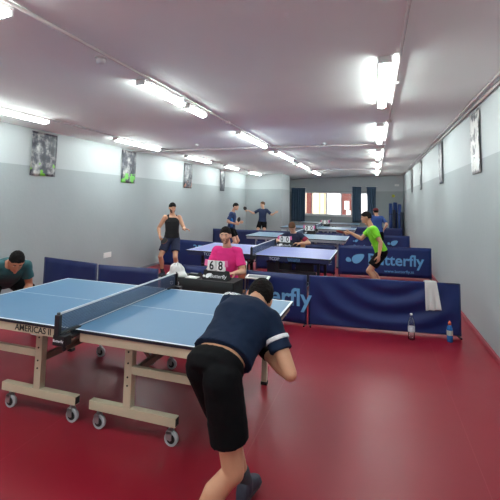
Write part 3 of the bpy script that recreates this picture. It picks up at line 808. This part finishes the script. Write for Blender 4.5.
    # hair
    if hair:
        def hf(dv):
            r_ = radial(dv); a_ = dv.normalized()
            line = (.50+.02*noise.noise(V((a_.x*9, 0, 0)))-.5*max(0, abs(a_.x)-.35)) if a_.y > .30 else (.36-(.30-a_.y)*(1.35 if a_.y > -.1 else .9))
            if a_.y < -.25: line = -.40-long_hair
            inside = a_.z-line
            edge = max(0, min(1, inside*3.2+.42))
            n_ = noise.noise(V((a_.x*6, a_.y*6, a_.z*6)))*.06+noise.noise(V((a_.x*15, a_.y*15, a_.z*15)))*.05+abs(noise.noise(V((a_.x*34, a_.y*34, a_.z*20+a_.y*14))))*.07
            return r_*(.93+edge*(.09+n_*.55+max(0, a_.z)*.06))
        vv, ff = radmesh(hf, 120, 84)
        h_ = Shape(); h_._add(vv, ff)
        me = bpy.data.meshes.new('hair'); me.from_pydata([V(p)-base for p in vv], [], ff); me.materials.append(hair)
        for p in me.polygons: p.use_smooth = True
        ho = bpy.data.objects.new('hair', me); C.objects.link(ho); ho.parent = root
    if cap:
        h_ = Shape()
        h_.ell(head+U*.055*k-F*.006*k, R*.088*k, F*.106*k, U*.075*k)
        h_.ell(head+U*.05*k+F*.11*k, R*.06*k, F*.06*k, U*.010*k)
        h_.skin('cap', cap, root, voxel=.008, smooth=1, origin=base)
    if beard:
        def bf_(dv):
            r_ = radial(dv); a_ = dv.normalized()
            ok = (a_.z < -.50+.40*abs(a_.x)) and a_.y > -.02
            mouth = (abs(a_.x) < .24 and -.62 < a_.z < -.50 and a_.y > .4)
            return r_*(1.018 if ok and not mouth else .92)
        vv, ff = radmesh(bf_, 60, 44)
        me = bpy.data.meshes.new('beard'); me.from_pydata([V(p)-base for p in vv], [], ff); me.materials.append(beard)
        for p in me.polygons: p.use_smooth = True
        ho = bpy.data.objects.new('beard', me); C.objects.link(ho); ho.parent = root
    # eyes, brows, mouth
    for sg in (-1, 1):
        e_ = MB(); e_.mi = 0; e_.sphere(hx(sg*.030, .0722, .002)-base, 0.0110*k, u=14, v=10)
        e_.mi = 1; e_.sphere(hx(sg*.030, .0782, .001)-base, .0062*k, u=10, v=8)
        e_.build('eye', [EYEW, EYED], root)
        MB().cyl(hx(sg*.016, .091, .024)-base, hx(sg*.044, .082, .027)-base, .0042*k, .003*k, 8).build('eyebrow', hair or HAIR_D, root)
    MB().cyl(hx(-.022, .086, -.056)-base, hx(0, .0925, -.057)-base, .0030*k, .0052*k, 8).cyl(hx(0, .0925, -.057)-base, hx(.022, .086, -.056)-base, .0052*k, .0030*k, 8).build('mouth', LIP, root)
    return objs

def racket(grip, d, n, label, parent=None):
    """grip centre, handle direction towards blade, face normal"""
    d = V(d).normalized(); n = V(n); n = (n-d*n.dot(d)).normalized(); x = d.cross(n)
    M_ = Matrix((x, d, n)).transposed().to_4x4(); M_.translation = V(grip)
    root = empty('table_tennis_racket', grip, 0, label, 'racket')
    def put(b, nm, m): o = b.build(nm, m, root); o.data.transform(M_.to_3x3().to_4x4()); return o
    put(MB().box((-.013, -.055, -.011), (.013, .05, .011), .005), 'handle', WOOD)
    for z0, z1, nm, m in ((-.003, .003, 'blade', WOOD), (.0031, .0065, 'rubber_sheet', BLADE), (-.0065, -.0031, 'rubber_sheet', REDRUB)):
        b = MB(); n_ = 28; A = []; B = []
        for i in range(n_):
            t = 2*PI*i/n_; rx = .075*math.cos(t); ry = .125+.079*math.sin(t)
            A.append(b.bm.verts.new((rx, ry, z0))); B.append(b.bm.verts.new((rx, ry, z1)))
        for i in range(n_): b.bm.faces.new((A[i], A[(i+1)%n_], B[(i+1)%n_], B[i]))
        b.bm.faces.new(A[::-1]); b.bm.faces.new(B)
        put(b, nm, m)
    return root

NAVYSH = mat('navy_jersey', (20, 34, 58), .85, spec=.2, var=.08, scale=12, bump=.12, bscale=40)
BLKSH = mat('black_shorts_cloth', (10, 10, 14), .85, spec=.15, bump=.12, bscale=30)
# foreground player, bent over beyond the near right corner of the first table, seen from behind
fg = person('player in navy shirt and black shorts bent forward with back to camera, foreground',
    pelvis=(-.79, 2.07, .875), neck=(-.695, 2.43, 1.125), head=(-.70, 2.575, 1.13), face=(-.30, .80, -.52), up_hint=(.10, .75, .65),
    S=(.84, -.40, -.12), Hl=(.80, -.55, -.05),
    arms={'R': ((-.625, 2.38, .885), (.22, -.12, -1), (-.25, .30, .85), (-.6, .5, .3), 1.0), 'L': ((-.72, 2.53, .88), (-.6, -.2, -.9), (.35, .35, .55), (.3, .4, .6), .9)},
    legs={'R': ((-.88, 1.95, .10), (1, .25, .1), (.75, .6, -.1), (.2, .1, .97)), 'L': ((-.715, 2.43, .09), (.8, .4, .0), (.12, 1, 0))},
    skin=SKIN_A, shirt=NAVYSH, shorts=BLKSH, voxel=.0065, shirt_hem=.15, sleeve=.60, shortlen=.67, wr=.005, shirt_w=1.10, sole=mat('dark_sole', (40, 42, 50), .7))
base = fg['root'].location
# white band on the sleeve, black wristband
a, e = fg['sh']['R'], fg['elb']['R']
s_ = Shape(); s_.cone(a.lerp(e, .34), a.lerp(e, .42), .0685, .0695); o = s_.skin('sleeve_band', WPRINT, fg['root'], voxel=.005, smooth=1, origin=base); o['label'] = 'white band on the right sleeve'
e, w_ = fg['elb']['R'], fg['wr']['R']
s_ = Shape(); s_.cone(e.lerp(w_, .74), e.lerp(w_, .97), .037, .034); s_.skin('wristband', BLKSH, fg['root'], voxel=.005, smooth=2, origin=base)
racket(V((-.735, 2.60, .925)), (-.5, .6, .5), (.3, .5, -.3), 'racket held low in front of the bent foreground player')
# lettering across the shoulders, laid on the cloth
def lay_text(s, size, m, target, root, centre, xdir, ndir, name='shirt_lettering'):
    x = V(xdir).normalized(); n = V(ndir).normalized(); x = (x-n*x.dot(n)).normalized(); y = n.cross(x)
    cu = bpy.data.curves.new(name, 'FONT'); cu.body = s; cu.size = size; cu.align_x = 'CENTER'; cu.align_y = 'CENTER'; cu.offset = .0012
    t = bpy.data.objects.new(name, cu); C.objects.link(t); dg = bpy.context.evaluated_depsgraph_get()
    me = bpy.data.meshes.new_from_object(t.evaluated_get(dg)); bpy.data.objects.remove(t)
    bm = bmesh.new(); bm.from_mesh(me)
    bmesh.ops.subdivide_edges(bm, edges=[e for e in bm.edges if e.calc_length() > .02], cuts=2)
    tb = bmesh.new(); tb.from_mesh(target.data); bvh = BVHTree.FromBMesh(tb); tb.free()
    off = root.location
    for v in bm.verts:
        p = V(centre)+x*v.co.x+y*v.co.y
        h, nn, i, d_ = bvh.ray_cast(p-off+n*.3, -n)
        v.co = (h+nn*.003) if h else (p-off)
    bm.to_mesh(me); bm.free(); me.materials.clear(); me.materials.append(m); me.name = name
    o = bpy.data.objects.new(name, me); C.objects.link(o); o.parent = root; return o
lay_text('BENEMERITA', .036, WPRINT, fg['shirt'], fg['root'], (-.80, 2.405, 1.20), (.93, -.18, -.16), (-.1, -.35, .9))

# opponent at the left end of the first table
opp = person('dark-haired player in teal and black shirt crouching at the left table end',
    pelvis=(-4.28, 3.92, .72), neck=(-3.92, 3.68, .955), head=(-3.80, 3.62, 1.0), face=(.66, -.45, -.55), up_hint=(.40, -.15, .85),
    S=(-.56, -.83, .04), Hl=(-.5, -.86, 0),
    arms={'R': ((-3.98, 3.26, .62), (-.5, -.6, -.5), (.6, .1, -.3), (0, .6, .3), .9), 'L': ((-3.78, 3.74, .650), (-.5, .8, -.3), (.1, -.3, -.8), (-.3, -.6, .1), .6)},
    legs={'R': ((-4.30, 3.42, .09), (.9, -.5, .2), (.9, -.4, 0)), 'L': ((-4.02, 4.22, .09), (.9, .1, .2), (.95, -.1, 0))},
    skin=SKIN_C, shirt=mat('teal_jersey', (34, 86, 92), .75, var=.25, scale=4, bump=.12), shorts=BLKSH, voxel=.0075, sleeve=.55, long_hair=-.02)
# umpire in pink behind the desk
PINK = mat('magenta_tshirt', (228, 40, 128), .8, var=.05, scale=10, bump=.1)
ump = person('bearded seated umpire in bright pink t-shirt behind the black desk',
    pelvis=(-2.01, 5.64, .51), neck=(-1.995, 5.56, 1.075), head=(-2.005, 5.50, 1.243), face=(.12, -.98, -.10), up_hint=(0, -.05, 1),
    S=(-.98, -.05, 0), Hl=(-.98, -.05, 0),
    arms={'R': ((-2.16, 5.27, .765), (-.5, .5, -.9), (.5, -.8, .1), (0, -.2, -1), .5), 'L': ((-1.80, 5.27, .765), (.5, .5, -.9), (-.3, -.9, .1), (0, -.2, -1), .5)},
    legs={'R': ((-2.16, 5.36, .09), (-.1, -1, .3), (-.1, -1, 0)), 'L': ((-1.88, 5.36, .09), (.1, -1, .3), (.1, -1, 0))},
    scale=1.01, skin=SKIN_B, shirt=PINK, shorts=mat('grey_shorts', (50, 52, 60), .8), voxel=.007, beard=mat('beard_dark', (142, 104, 86), .8), shoe=SHOE_W, sleeve=.72, wr=.005)
# player in a black tank top
tank = person('dark-haired bearded player in black tank top standing left of the second table',
    pelvis=(-4.36, 8.42, .86), neck=(-4.36, 8.40, 1.37), head=(-4.34, 8.35, 1.53), face=(.75, -.62, -.22), up_hint=(.05, 0, 1),
    S=(-.80, -.60, 0), Hl=(-.85, -.50, 0),
    arms={'R': ((-4.50, 8.12, .90), (-.8, .3, -.3), (.35, -.5, -.5), (.6, .2, .2), 1.0), 'L': ((-3.98, 8.22, 1.08), (.3, .5, -.9), (.9, -.1, .05), (0, -.2, -1), .35)},
    legs={'R': ((-4.50, 8.30, .09), (-.1, -1, .1), (-.1, -1, 0)), 'L': ((-4.20, 8.44, .09), (.3, -1, .1), (.4, -.9, 0))},
    skin=SKIN_A, shirt=mat('black_tank_top', (20, 20, 24), .8, bump=.1), shorts=mat('navy_shorts', (28, 36, 66), .8), tank=True, beard=mat('beard_black', (92, 66, 54), .8), voxel=.008, shortlen=.7)
gR = tank['grips']['R']; racket(gR[0], (.75, -.45, -.25), (.3, -.8, .4), 'dark racket held at the hip by the black tank top player')
# two blue-shirted players far at the left
BLU = mat('blue_navy_jersey', (32, 52, 98), .75, var=.35, scale=5)
BLU2 = mat('navy_blue_jersey', (26, 42, 78), .75, var=.35, scale=4)
p1 = person('curly dark-haired player in navy and bright blue shirt, side view, behind the far barrier',
    pelvis=(-4.38, 12.55, .84), neck=(-4.33, 12.50, 1.36), head=(-4.22, 12.48, 1.53), face=(.97, -.10, -.22), up_hint=(.15, 0, 1),
    S=(.15, -.98, 0), Hl=(.15, -.98, 0),
    arms={'R': ((-4.16, 12.28, 1.00), (-.3, -.3, -.9), (.95, .05, .0), (0, .8, .2), .8), 'L': ((-4.14, 12.70, 1.02), (-.3, .3, -.9), (.95, -.1, .1), (0, -.8, .2), .9)},
    legs={'R': ((-4.42, 12.38, .09), (1, 0, .1), (1, 0, 0)), 'L': ((-4.38, 12.74, .09), (1, 0, .1), (1, 0, 0))},
    skin=SKIN_B, shirt=BLU, shorts=BLKSH, voxel=.009, sleeve=.75)
gR = p1['grips']['R']; racket(gR[0], (.15, .1, 1), (.9, -.3, 0), 'dark racket held upright by the curly-haired distant player')
# bright blue flank panel of his shirt
s_ = Shape(); s_.ell((-4.33, 12.375, 1.08), (.07, 0, 0), (0, .035, 0), (-.02, 0, .2)); s_.skin('side_panel', mat('bright_blue_cloth', (42, 122, 200), .7), p1['root'], voxel=.01, smooth=1, origin=p1['root'].location)
p2 = person('brown-haired player in dark blue shirt with arms spread, farthest left',
    pelvis=(-4.49, 16.8, .86), neck=(-4.47, 16.8, 1.40), head=(-4.48, 16.75, 1.58), face=(-.75, -.65, -.1), up_hint=(0, 0, 1),
    S=(-.97, -.1, 0), Hl=(-.98, -.1, 0),
    arms={'R': ((-5.04, 16.6, 1.31), (-.2, .5, -.8), (-.95, -.1, .12), (0, -.3, -.9), .6), 'L': ((-3.92, 16.7, 1.25), (.2, .5, -.8), (.8, -.2, .3), (0, -.9, .2), .3)},
    legs={'R': ((-4.65, 16.75, .09), (-.1, -1, .1), (-.3, -1, 0)), 'L': ((-4.33, 16.75, .09), (.1, -1, .1), (.2, -1, 0))},
    skin=SKIN_B, shirt=BLU2, shorts=BLKSH, hair=HAIR_B, voxel=.010, sleeve=.75, scale=1.02)
gR = p2['grips']['R']; racket(gR[0], (-.5, 0, .8), (.2, -.9, .2), 'racket in the outstretched hand of the farthest left player')
# umpire at the second table
u2 = person('brown-haired seated umpire in navy and maroon shirt looking down behind second table',
    pelvis=(-1.80, 9.72, .50), neck=(-1.80, 9.56, 1.02), head=(-1.81, 9.43, 1.15), face=(-.05, -.72, -.70), up_hint=(0, -.6, .75),
    S=(-.99, 0, 0), Hl=(-.99, 0, 0),
    arms={'R': ((-2.02, 9.33, .80), (-.9, .1, -.4), (.6, -.7, .1), (0, 0, -1), .5), 'L': ((-1.62, 9.33, .80), (.9, .1, -.4), (-.7, -.5, .1), (0, 0, -1), .5)},
    legs={'R': ((-1.93, 9.40, .09), (-.1, -1, .3), (-.1, -1, 0)), 'L': ((-1.67, 9.40, .09), (.1, -1, .3), (.1, -1, 0))},
    skin=SKIN_B, shirt=mat('navy_polo', (30, 36, 66), .8), shorts=BLKSH, hair=HAIR_B, voxel=.009, shoe=SHOE_W, sleeve=.7)
for sd in 'RL':
    a, e = u2['sh'][sd], u2['elb'][sd]; s_ = Shape(); s_.cone(a.lerp(e, .42), a.lerp(e, .72), .068, .071)
    o = s_.skin('sleeve_panel', mat('maroon_cloth', (150, 36, 66), .8), u2['root'], voxel=.008, smooth=1, origin=u2['root'].location); o['label'] = 'maroon sleeve end'
# player in green
gp = person('dark-haired player in lime green shirt and black shorts leaning toward second table',
    pelvis=(.11, 8.70, .80), neck=(-.08, 8.68, 1.28), head=(-.165, 8.67, 1.455), face=(-.97, -.05, -.20), up_hint=(-.12, 0, 1),
    S=(-.12, .98, -.02), Hl=(-.05, .99, 0),
    arms={'R': ((-.48, 8.80, 1.13), (.1, .3, -.95), (-.95, -.1, -.15), (0, -.8, .2), .9), 'L': ((.07, 8.46, .74), (.95, -.1, -.1), (-.1, .0, -1), (-.7, .6, 0), .5)},
    legs={'R': ((.16, 8.88, .09), (-1, 0, .1), (-1, 0, 0)), 'L': ((.10, 8.54, .09), (-1, -.1, .1), (-1, -.1, 0))},
    skin=SKIN_A, shirt=mat('lime_green_tshirt', (120, 205, 30), .75, var=.08, scale=8, bump=.1), shorts=BLKSH, voxel=.0075, sleeve=.62, shortlen=.72, wr=.006)
gR = gp['grips']['R']; racket(gR[0], (-.85, .1, .15), (.1, .3, .9), 'red and black racket held forward by the green-shirted player')
fp = person('distant player in blue shirt and dark red cap seen from behind',
    pelvis=(.08, 14.0, .84), neck=(.06, 13.98, 1.34), head=(.03, 14.02, 1.47), face=(-.3, .95, -.1), up_hint=(0, 0, 1),
    S=(.95, .2, 0), Hl=(.95, .2, 0),
    arms={'R': ((.26, 14.05, .90), (.6, -.5, -.3), (-.1, .2, -.9), (-.8, .3, 0), .6), 'L': ((-.26, 14.25, 1.05), (-.3, -.3, -.9), (-.4, .8, .1), (.5, .2, -.3), .9)},
    legs={'R': ((.22, 13.98, .09), (0, 1, .1), (.1, 1, 0)), 'L': ((-.08, 14.05, .09), (-.1, 1, .1), (-.1, 1, 0))},
    skin=SKIN_B, shirt=mat('mid_blue_tshirt', (42, 74, 140), .8), shorts=BLKSH, voxel=.010, cap=mat('dark_red_cap', (120, 32, 40), .8), sleeve=.75, scale=.97)

# ---------------------------------------------------------------- desks, scoreboards, chairs
def scoreboard(loc, rz, digits, label, logo=True, k=1.0):
    r = empty('flip_scoreboard', loc, rz, label, 'scoreboard', 'flip scoreboards at the net ends')
    h = .115*k; w2 = .17*k
    b = MB(); prof = [(-.07, 0), (.07, 0), (.012, h), (-.012, h)]
    A = [b.bm.verts.new((-w2, y*k, z)) for y, z in prof]; B = [b.bm.verts.new((w2, y*k, z)) for y, z in prof]
    for i in range(4): b.bm.faces.new((A[i], A[(i+1)%4], B[(i+1)%4], B[i]))
    b.bm.faces.new(A[::-1]); b.bm.faces.new(B); b.build('stand', BLACKC, r)
    ang = math.atan2(.058, .115)
    if logo:
        text('stand_lettering', 'Butterfly', .064*k, WPRINT, r, (-.070*k, -.045*k, .048*k), (PI/2-ang, 0, 0))
        wg = wing(r, 0, 0, .11*k, WPRINT, 'stand_emblem', 0); wg.location = (-.115*k, -.046*k, .048*k); wg.rotation_euler = (-ang, 0, 0)
    for i, s in enumerate((-1, 1)):
        x = s*.062*k
        c = MB().box((x-.056*k, -.024*k, h-.005), (x+.056*k, -.018*k, h+.125*k), .002).build('number_card', CARD, r)
        text('number', digits[i], .155*k, BPRINT, c, (x, -.0255*k, h+.058*k), (PI/2, 0, 0), align='CENTER', sx=.82, bold=.003)
        MB().box((x-.056*k, -.010*k, h-.002), (x+.056*k, .016*k, h+.12*k), .002).build('card_stack', WHITE, r)
        xs = s*.158*k
        pc = MB().box((xs-.026*k, -.022*k, h+.035*k), (xs+.026*k, -.018*k, h+.115*k), .001).build('set_card', PINKC, r)
        pc.rotation_euler = (0, s*-.12, 0) ; pc.location = (0, 0, 0)
    return r

d = empty('umpire_desk', (-2.15, 5.05, 0), math.radians(-3), 'umpire desk under a black cloth with small white print, beside the net', 'desk')
MB().box((-.50, -.17, .70), (.50, .17, .722), .004).build('desk_top', BLACKF, d)
for sx in (-1, 1):
    for sy in (-1, 1): MB().cyl((sx*.46, sy*.13, 0), (sx*.46, sy*.13, .70), .013).build('leg', BLACKF, d)
def skirt(u, v):
    P = [(-.515, .15), (-.515, -.185), (.515, -.185), (.515, .15)]; Ls = [.335, 1.03, .335]; t = u*1.7
    for q in range(3):
        if t <= Ls[q] or q == 2: f = min(1, t/Ls[q]); x = P[q][0]*(1-f)+P[q+1][0]*f; y = P[q][1]*(1-f)+P[q+1][1]*f; break
        t -= Ls[q]
    n_ = .006*math.sin(u*60)*(1-v)
    return (x+(n_ if q != 1 else 0), y+(n_ if q == 1 else 0), .12+v*.607)
c = MB().grid(skirt, 102, 6, (0, .003, 0)).box((-.515, -.185, .7225), (.515, .17, .728), .002).build('cloth_skirt', BLACKC, d)
text('cloth_lettering', 'O 40', .065, WPRINT, c, (-.37, -.197, .655), (PI/2, 0, 0), bold=.001)
scoreboard((-1.92, 4.97, .7285), math.radians(-2), '68', 'black flip scoreboard showing 6 and 8 on the umpire desk')
# small things on the desk
def crumple(name, c, R_, H, m, label, cat, seed, flat=.0):
    b = MB(); n = 26
    def fn(u, v):
        a = u*2*PI; r_ = (1-v)**.8; nn = noise.noise(V((math.cos(a)*1.3+seed, math.sin(a)*1.3, v*2.5)))
        z = H*(v**.7)*(1+.35*nn)
        return (c[0]+R_[0]*r_*(1+.3*nn)*math.cos(a), c[1]+R_[1]*r_*(1+.3*nn)*math.sin(a), c[2]+max(0, z))
    b.grid(fn, 40, 14); bmesh.ops.remove_doubles(b.bm, verts=b.bm.verts, dist=.0005)
    ed = [e for e in b.bm.edges if e.is_boundary]; bmesh.ops.holes_fill(b.bm, edges=ed)
    return tag(b.build(name, m), label, cat)
crumple('hand_towel', (-2.50, 5.00, .729), (.145, .11), .16, TOWEL, 'crumpled white towel heaped on the left end of the umpire desk', 'towel', 2.2)
tag(MB().box((-2.33, 4.90, .729), (-2.17, 5.03, .735), .001).box((-2.31, 4.91, .7352), (-2.19, 5.01, .740), .001).build('score_sheet', WHITE), 'white paper sheets lying on the umpire desk left of the scoreboard', 'paper')
tag(MB().box((-2.36, 5.08, .729), (-2.22, 5.16, .755), .008).build('pencil_case', BLACKF), 'small black case lying behind the papers on the umpire desk', 'case')
pc = crumple('cloth_bundle', (-2.20, 5.09, .729), (.05, .035), .05, BLACKC, 'small dark cloth bundle on the desk beside the scoreboard', 'cloth', 5.1)

def chair(x, y, rz, label, m=WOOD):
    r = empty('chair', (x, y, 0), rz, label, 'chair', 'umpire chairs')
    MB().box((-.21, -.20, .40), (.21, .20, .425), .008).build('seat', m, r)
    MB().box((-.20, .205, .58), (.20, .222, .82), .008).build('backrest', m, r)
    for sx in (-1, 1):
        MB().cyl((sx*.19, -.18, 0), (sx*.19, -.18, .40), .012).build('leg', STEEL, r)
        MB().tube([(sx*.19, .20, 0), (sx*.19, .196, .42), (sx*.19, .235, .84)], .012).build('leg', STEEL, r)
    return r
chair(-2.02, 5.72, 0, 'wooden chair the pink-shirted umpire sits on')
chair(-1.80, 9.82, 0, 'chair the dark-shirted umpire sits on')
# second court umpire desk and boards
def small_desk(x, y, label):
    r = empty('umpire_desk', (x, y, 0), 0, label, 'desk')
    MB().box((-.36, -.14, .69), (.36, .14, .715), .004).build('desk_top', BLACKF, r)
    MB().box((-.35, -.137, .30), (.35, -.131, .689)).build('front_panel', NAVY2, r)
    for sx in (-1, 1):
        for sy in (-1, 1): MB().cyl((sx*.32, sy*.11, 0), (sx*.32, sy*.11, .69), .012).build('leg', BLACKF, r)
    return r
small_desk(-1.85, 9.22, 'small dark umpire desk behind the second table')
scoreboard((-1.92, 9.17, .7155), 0, '00', 'flip scoreboard showing zeros in front of the dark-shirted umpire')
small_desk(-1.85, 13.05, 'small dark desk behind the third table')
scoreboard((-1.95, 13.0, .7155), 0, '00', 'flip scoreboard behind the third table', k=1.15)
small_desk(-1.85, 17.35, 'small dark desk behind the fourth table')
scoreboard((-1.95, 17.3, .7155), 0, '00', 'flip scoreboard far back behind the fourth table', k=1.15)

# tray on the front barrier / its small stand
r = empty('camera_tray', (-1.62, 5.86, 0), math.radians(-2), 'pale grey tray with dark insert on thin stand before the lettered barrier', 'tray')
tp = MB().box((-.175, -.07, -.009), (.175, .07, .009), .005).build('tray_plate', WHITE, r, (0, 0, .632)); tp.rotation_euler = (math.radians(12), 0, 0)
MB().box((-.140, -.045, .0095), (.140, .045, .012), .002).build('tray_insert', mat('dark_grey_insert', (120, 122, 128), .5), tp)
for sx in (-1, 1): MB().cyl((sx*.15, 0, 0), (sx*.15, 0, .622), .009).build('leg', BLACKF, r)

# bottles, towel on the front barrier
r = empty('water_bottle', (.44, 5.93, 0), 0, 'tall clear plastic water bottle standing before the creased barrier', 'bottle')
MB().lathe([(.036, 0), (.042, .006), (.042, .10), (.040, .105), (.042, .11), (.042, .20), (.038, .225), (.022, .27), (.014, .29), (.014, .305)]).build('bottle_body', CLEARP, r)
MB().lathe([(.0430, .10), (.0432, .101), (.0432, .165), (.0430, .166)]).build('bottle_label', mat('pale_blue_label', (205, 214, 226), .5), r)
MB().lathe([(.016, .3055), (.016, .325), (.013, .327)]).build('bottle_cap', WHITE, r)
r = empty('sports_drink_bottle', (.90, 6.02, 0), 0, 'small blue sports drink bottle with orange cap near the right wall', 'bottle')
MB().lathe([(.030, 0), (.035, .006), (.035, .08), (.031, .10), (.034, .12), (.034, .17), (.022, .20), (.017, .212)]).build('bottle_body', BLUEDRINK, r)
MB().lathe([(.0355, .085), (.0358, .086), (.0358, .145), (.0355, .146)]).build('bottle_label', mat('pale_yellow_label', (190, 200, 190), .5), r)
MB().lathe([(.019, .2125), (.019, .245), (.010, .25), (.010, .262)]).build('bottle_cap', mat('orange_cap', (214, 92, 62), .5), r)
ang = math.atan2(.28, 1.98)
r = empty('towel', (.70, 6.195, .35), ang, 'white towel hanging over the top of the creased navy barrier', 'towel')
def tw(u, v):
    L = .36; t = v*(L+.03+.15); x = (u-.5)*(.15+.05*max(0, 1-t/L*1.0))+.03*(1-min(1, t/L))
    if t < L: return (x+.0, -.032-.012*math.sin(u*14+1)*(1-t/L), t-.0+.02*(1-u)*(1-t/L)*-1)
    if t < L+.05: a = (t-L)/.05*PI; return (x, -.001-.031*math.cos(a), L+.012*math.sin(a))
    return (x, .031, L-(t-L-.05))
o = MB().grid(tw, 16, 40, (0, .003, 0)).build('towel_cloth', TOWEL, r)

# blue rolls in the far right corner
for k, (x, y, h, rr, m, lab) in enumerate(((.71, 21.0, 1.75, .085, BLUEMAT, 'leftmost blue rolled mat standing upright in the far right corner'),
                                  (.92, 21.05, 1.80, .095, BLUEMAT, 'middle blue rolled mat standing upright in the far right corner'),
                                  (1.11, 20.98, 1.72, .08, mat('blue_mat_b', (48, 76, 146), .4), 'lighter blue rolled mat, third from left in the far corner'),
                                  (.86, 20.78, 1.45, .07, DARKMAT, 'short dark roll leaning before the blue rolled mats'),
                                  (1.20, 20.75, 1.35, .075, DARKMAT, 'dark roll standing against the right wall beside the blue mats'))):
    r = empty('rolled_mat', (x, y, 0), 0, lab, 'rolled mat', 'rolled mats in the far corner')
    b = MB(); n = 160; A = []; B = []
    for i in range(n+1):
        t = i/n; a = t*2*PI*4; q = rr*(.25+.75*t); A.append((q*math.cos(a), q*math.sin(a)))
    for i in range(n):
        (x0, y0), (x1, y1) = A[i], A[i+1]
        b._f(b.bm.faces.new([b.bm.verts.new(p) for p in ((x0, y0, 0), (x1, y1, 0), (x1, y1, h), (x0, y0, h))])).smooth = True
    bmesh.ops.remove_doubles(b.bm, verts=b.bm.verts, dist=.0001)
    bmesh.ops.solidify(b.bm, geom=list(b.bm.faces), thickness=.008)
    b.build('roll', m, r)
    MB().lathe([(rr+.004, h*.7), (rr+.005, h*.7+.03)]).build('strap', BLACKF, r)
# white box and a ball on the floor / tables far back
tag(MB().sphere((-3.15, 3.25, .78), .02).build('table_tennis_ball', WHITE), 'white ball lying on the left half of the foreground table', 'ball') if False else None
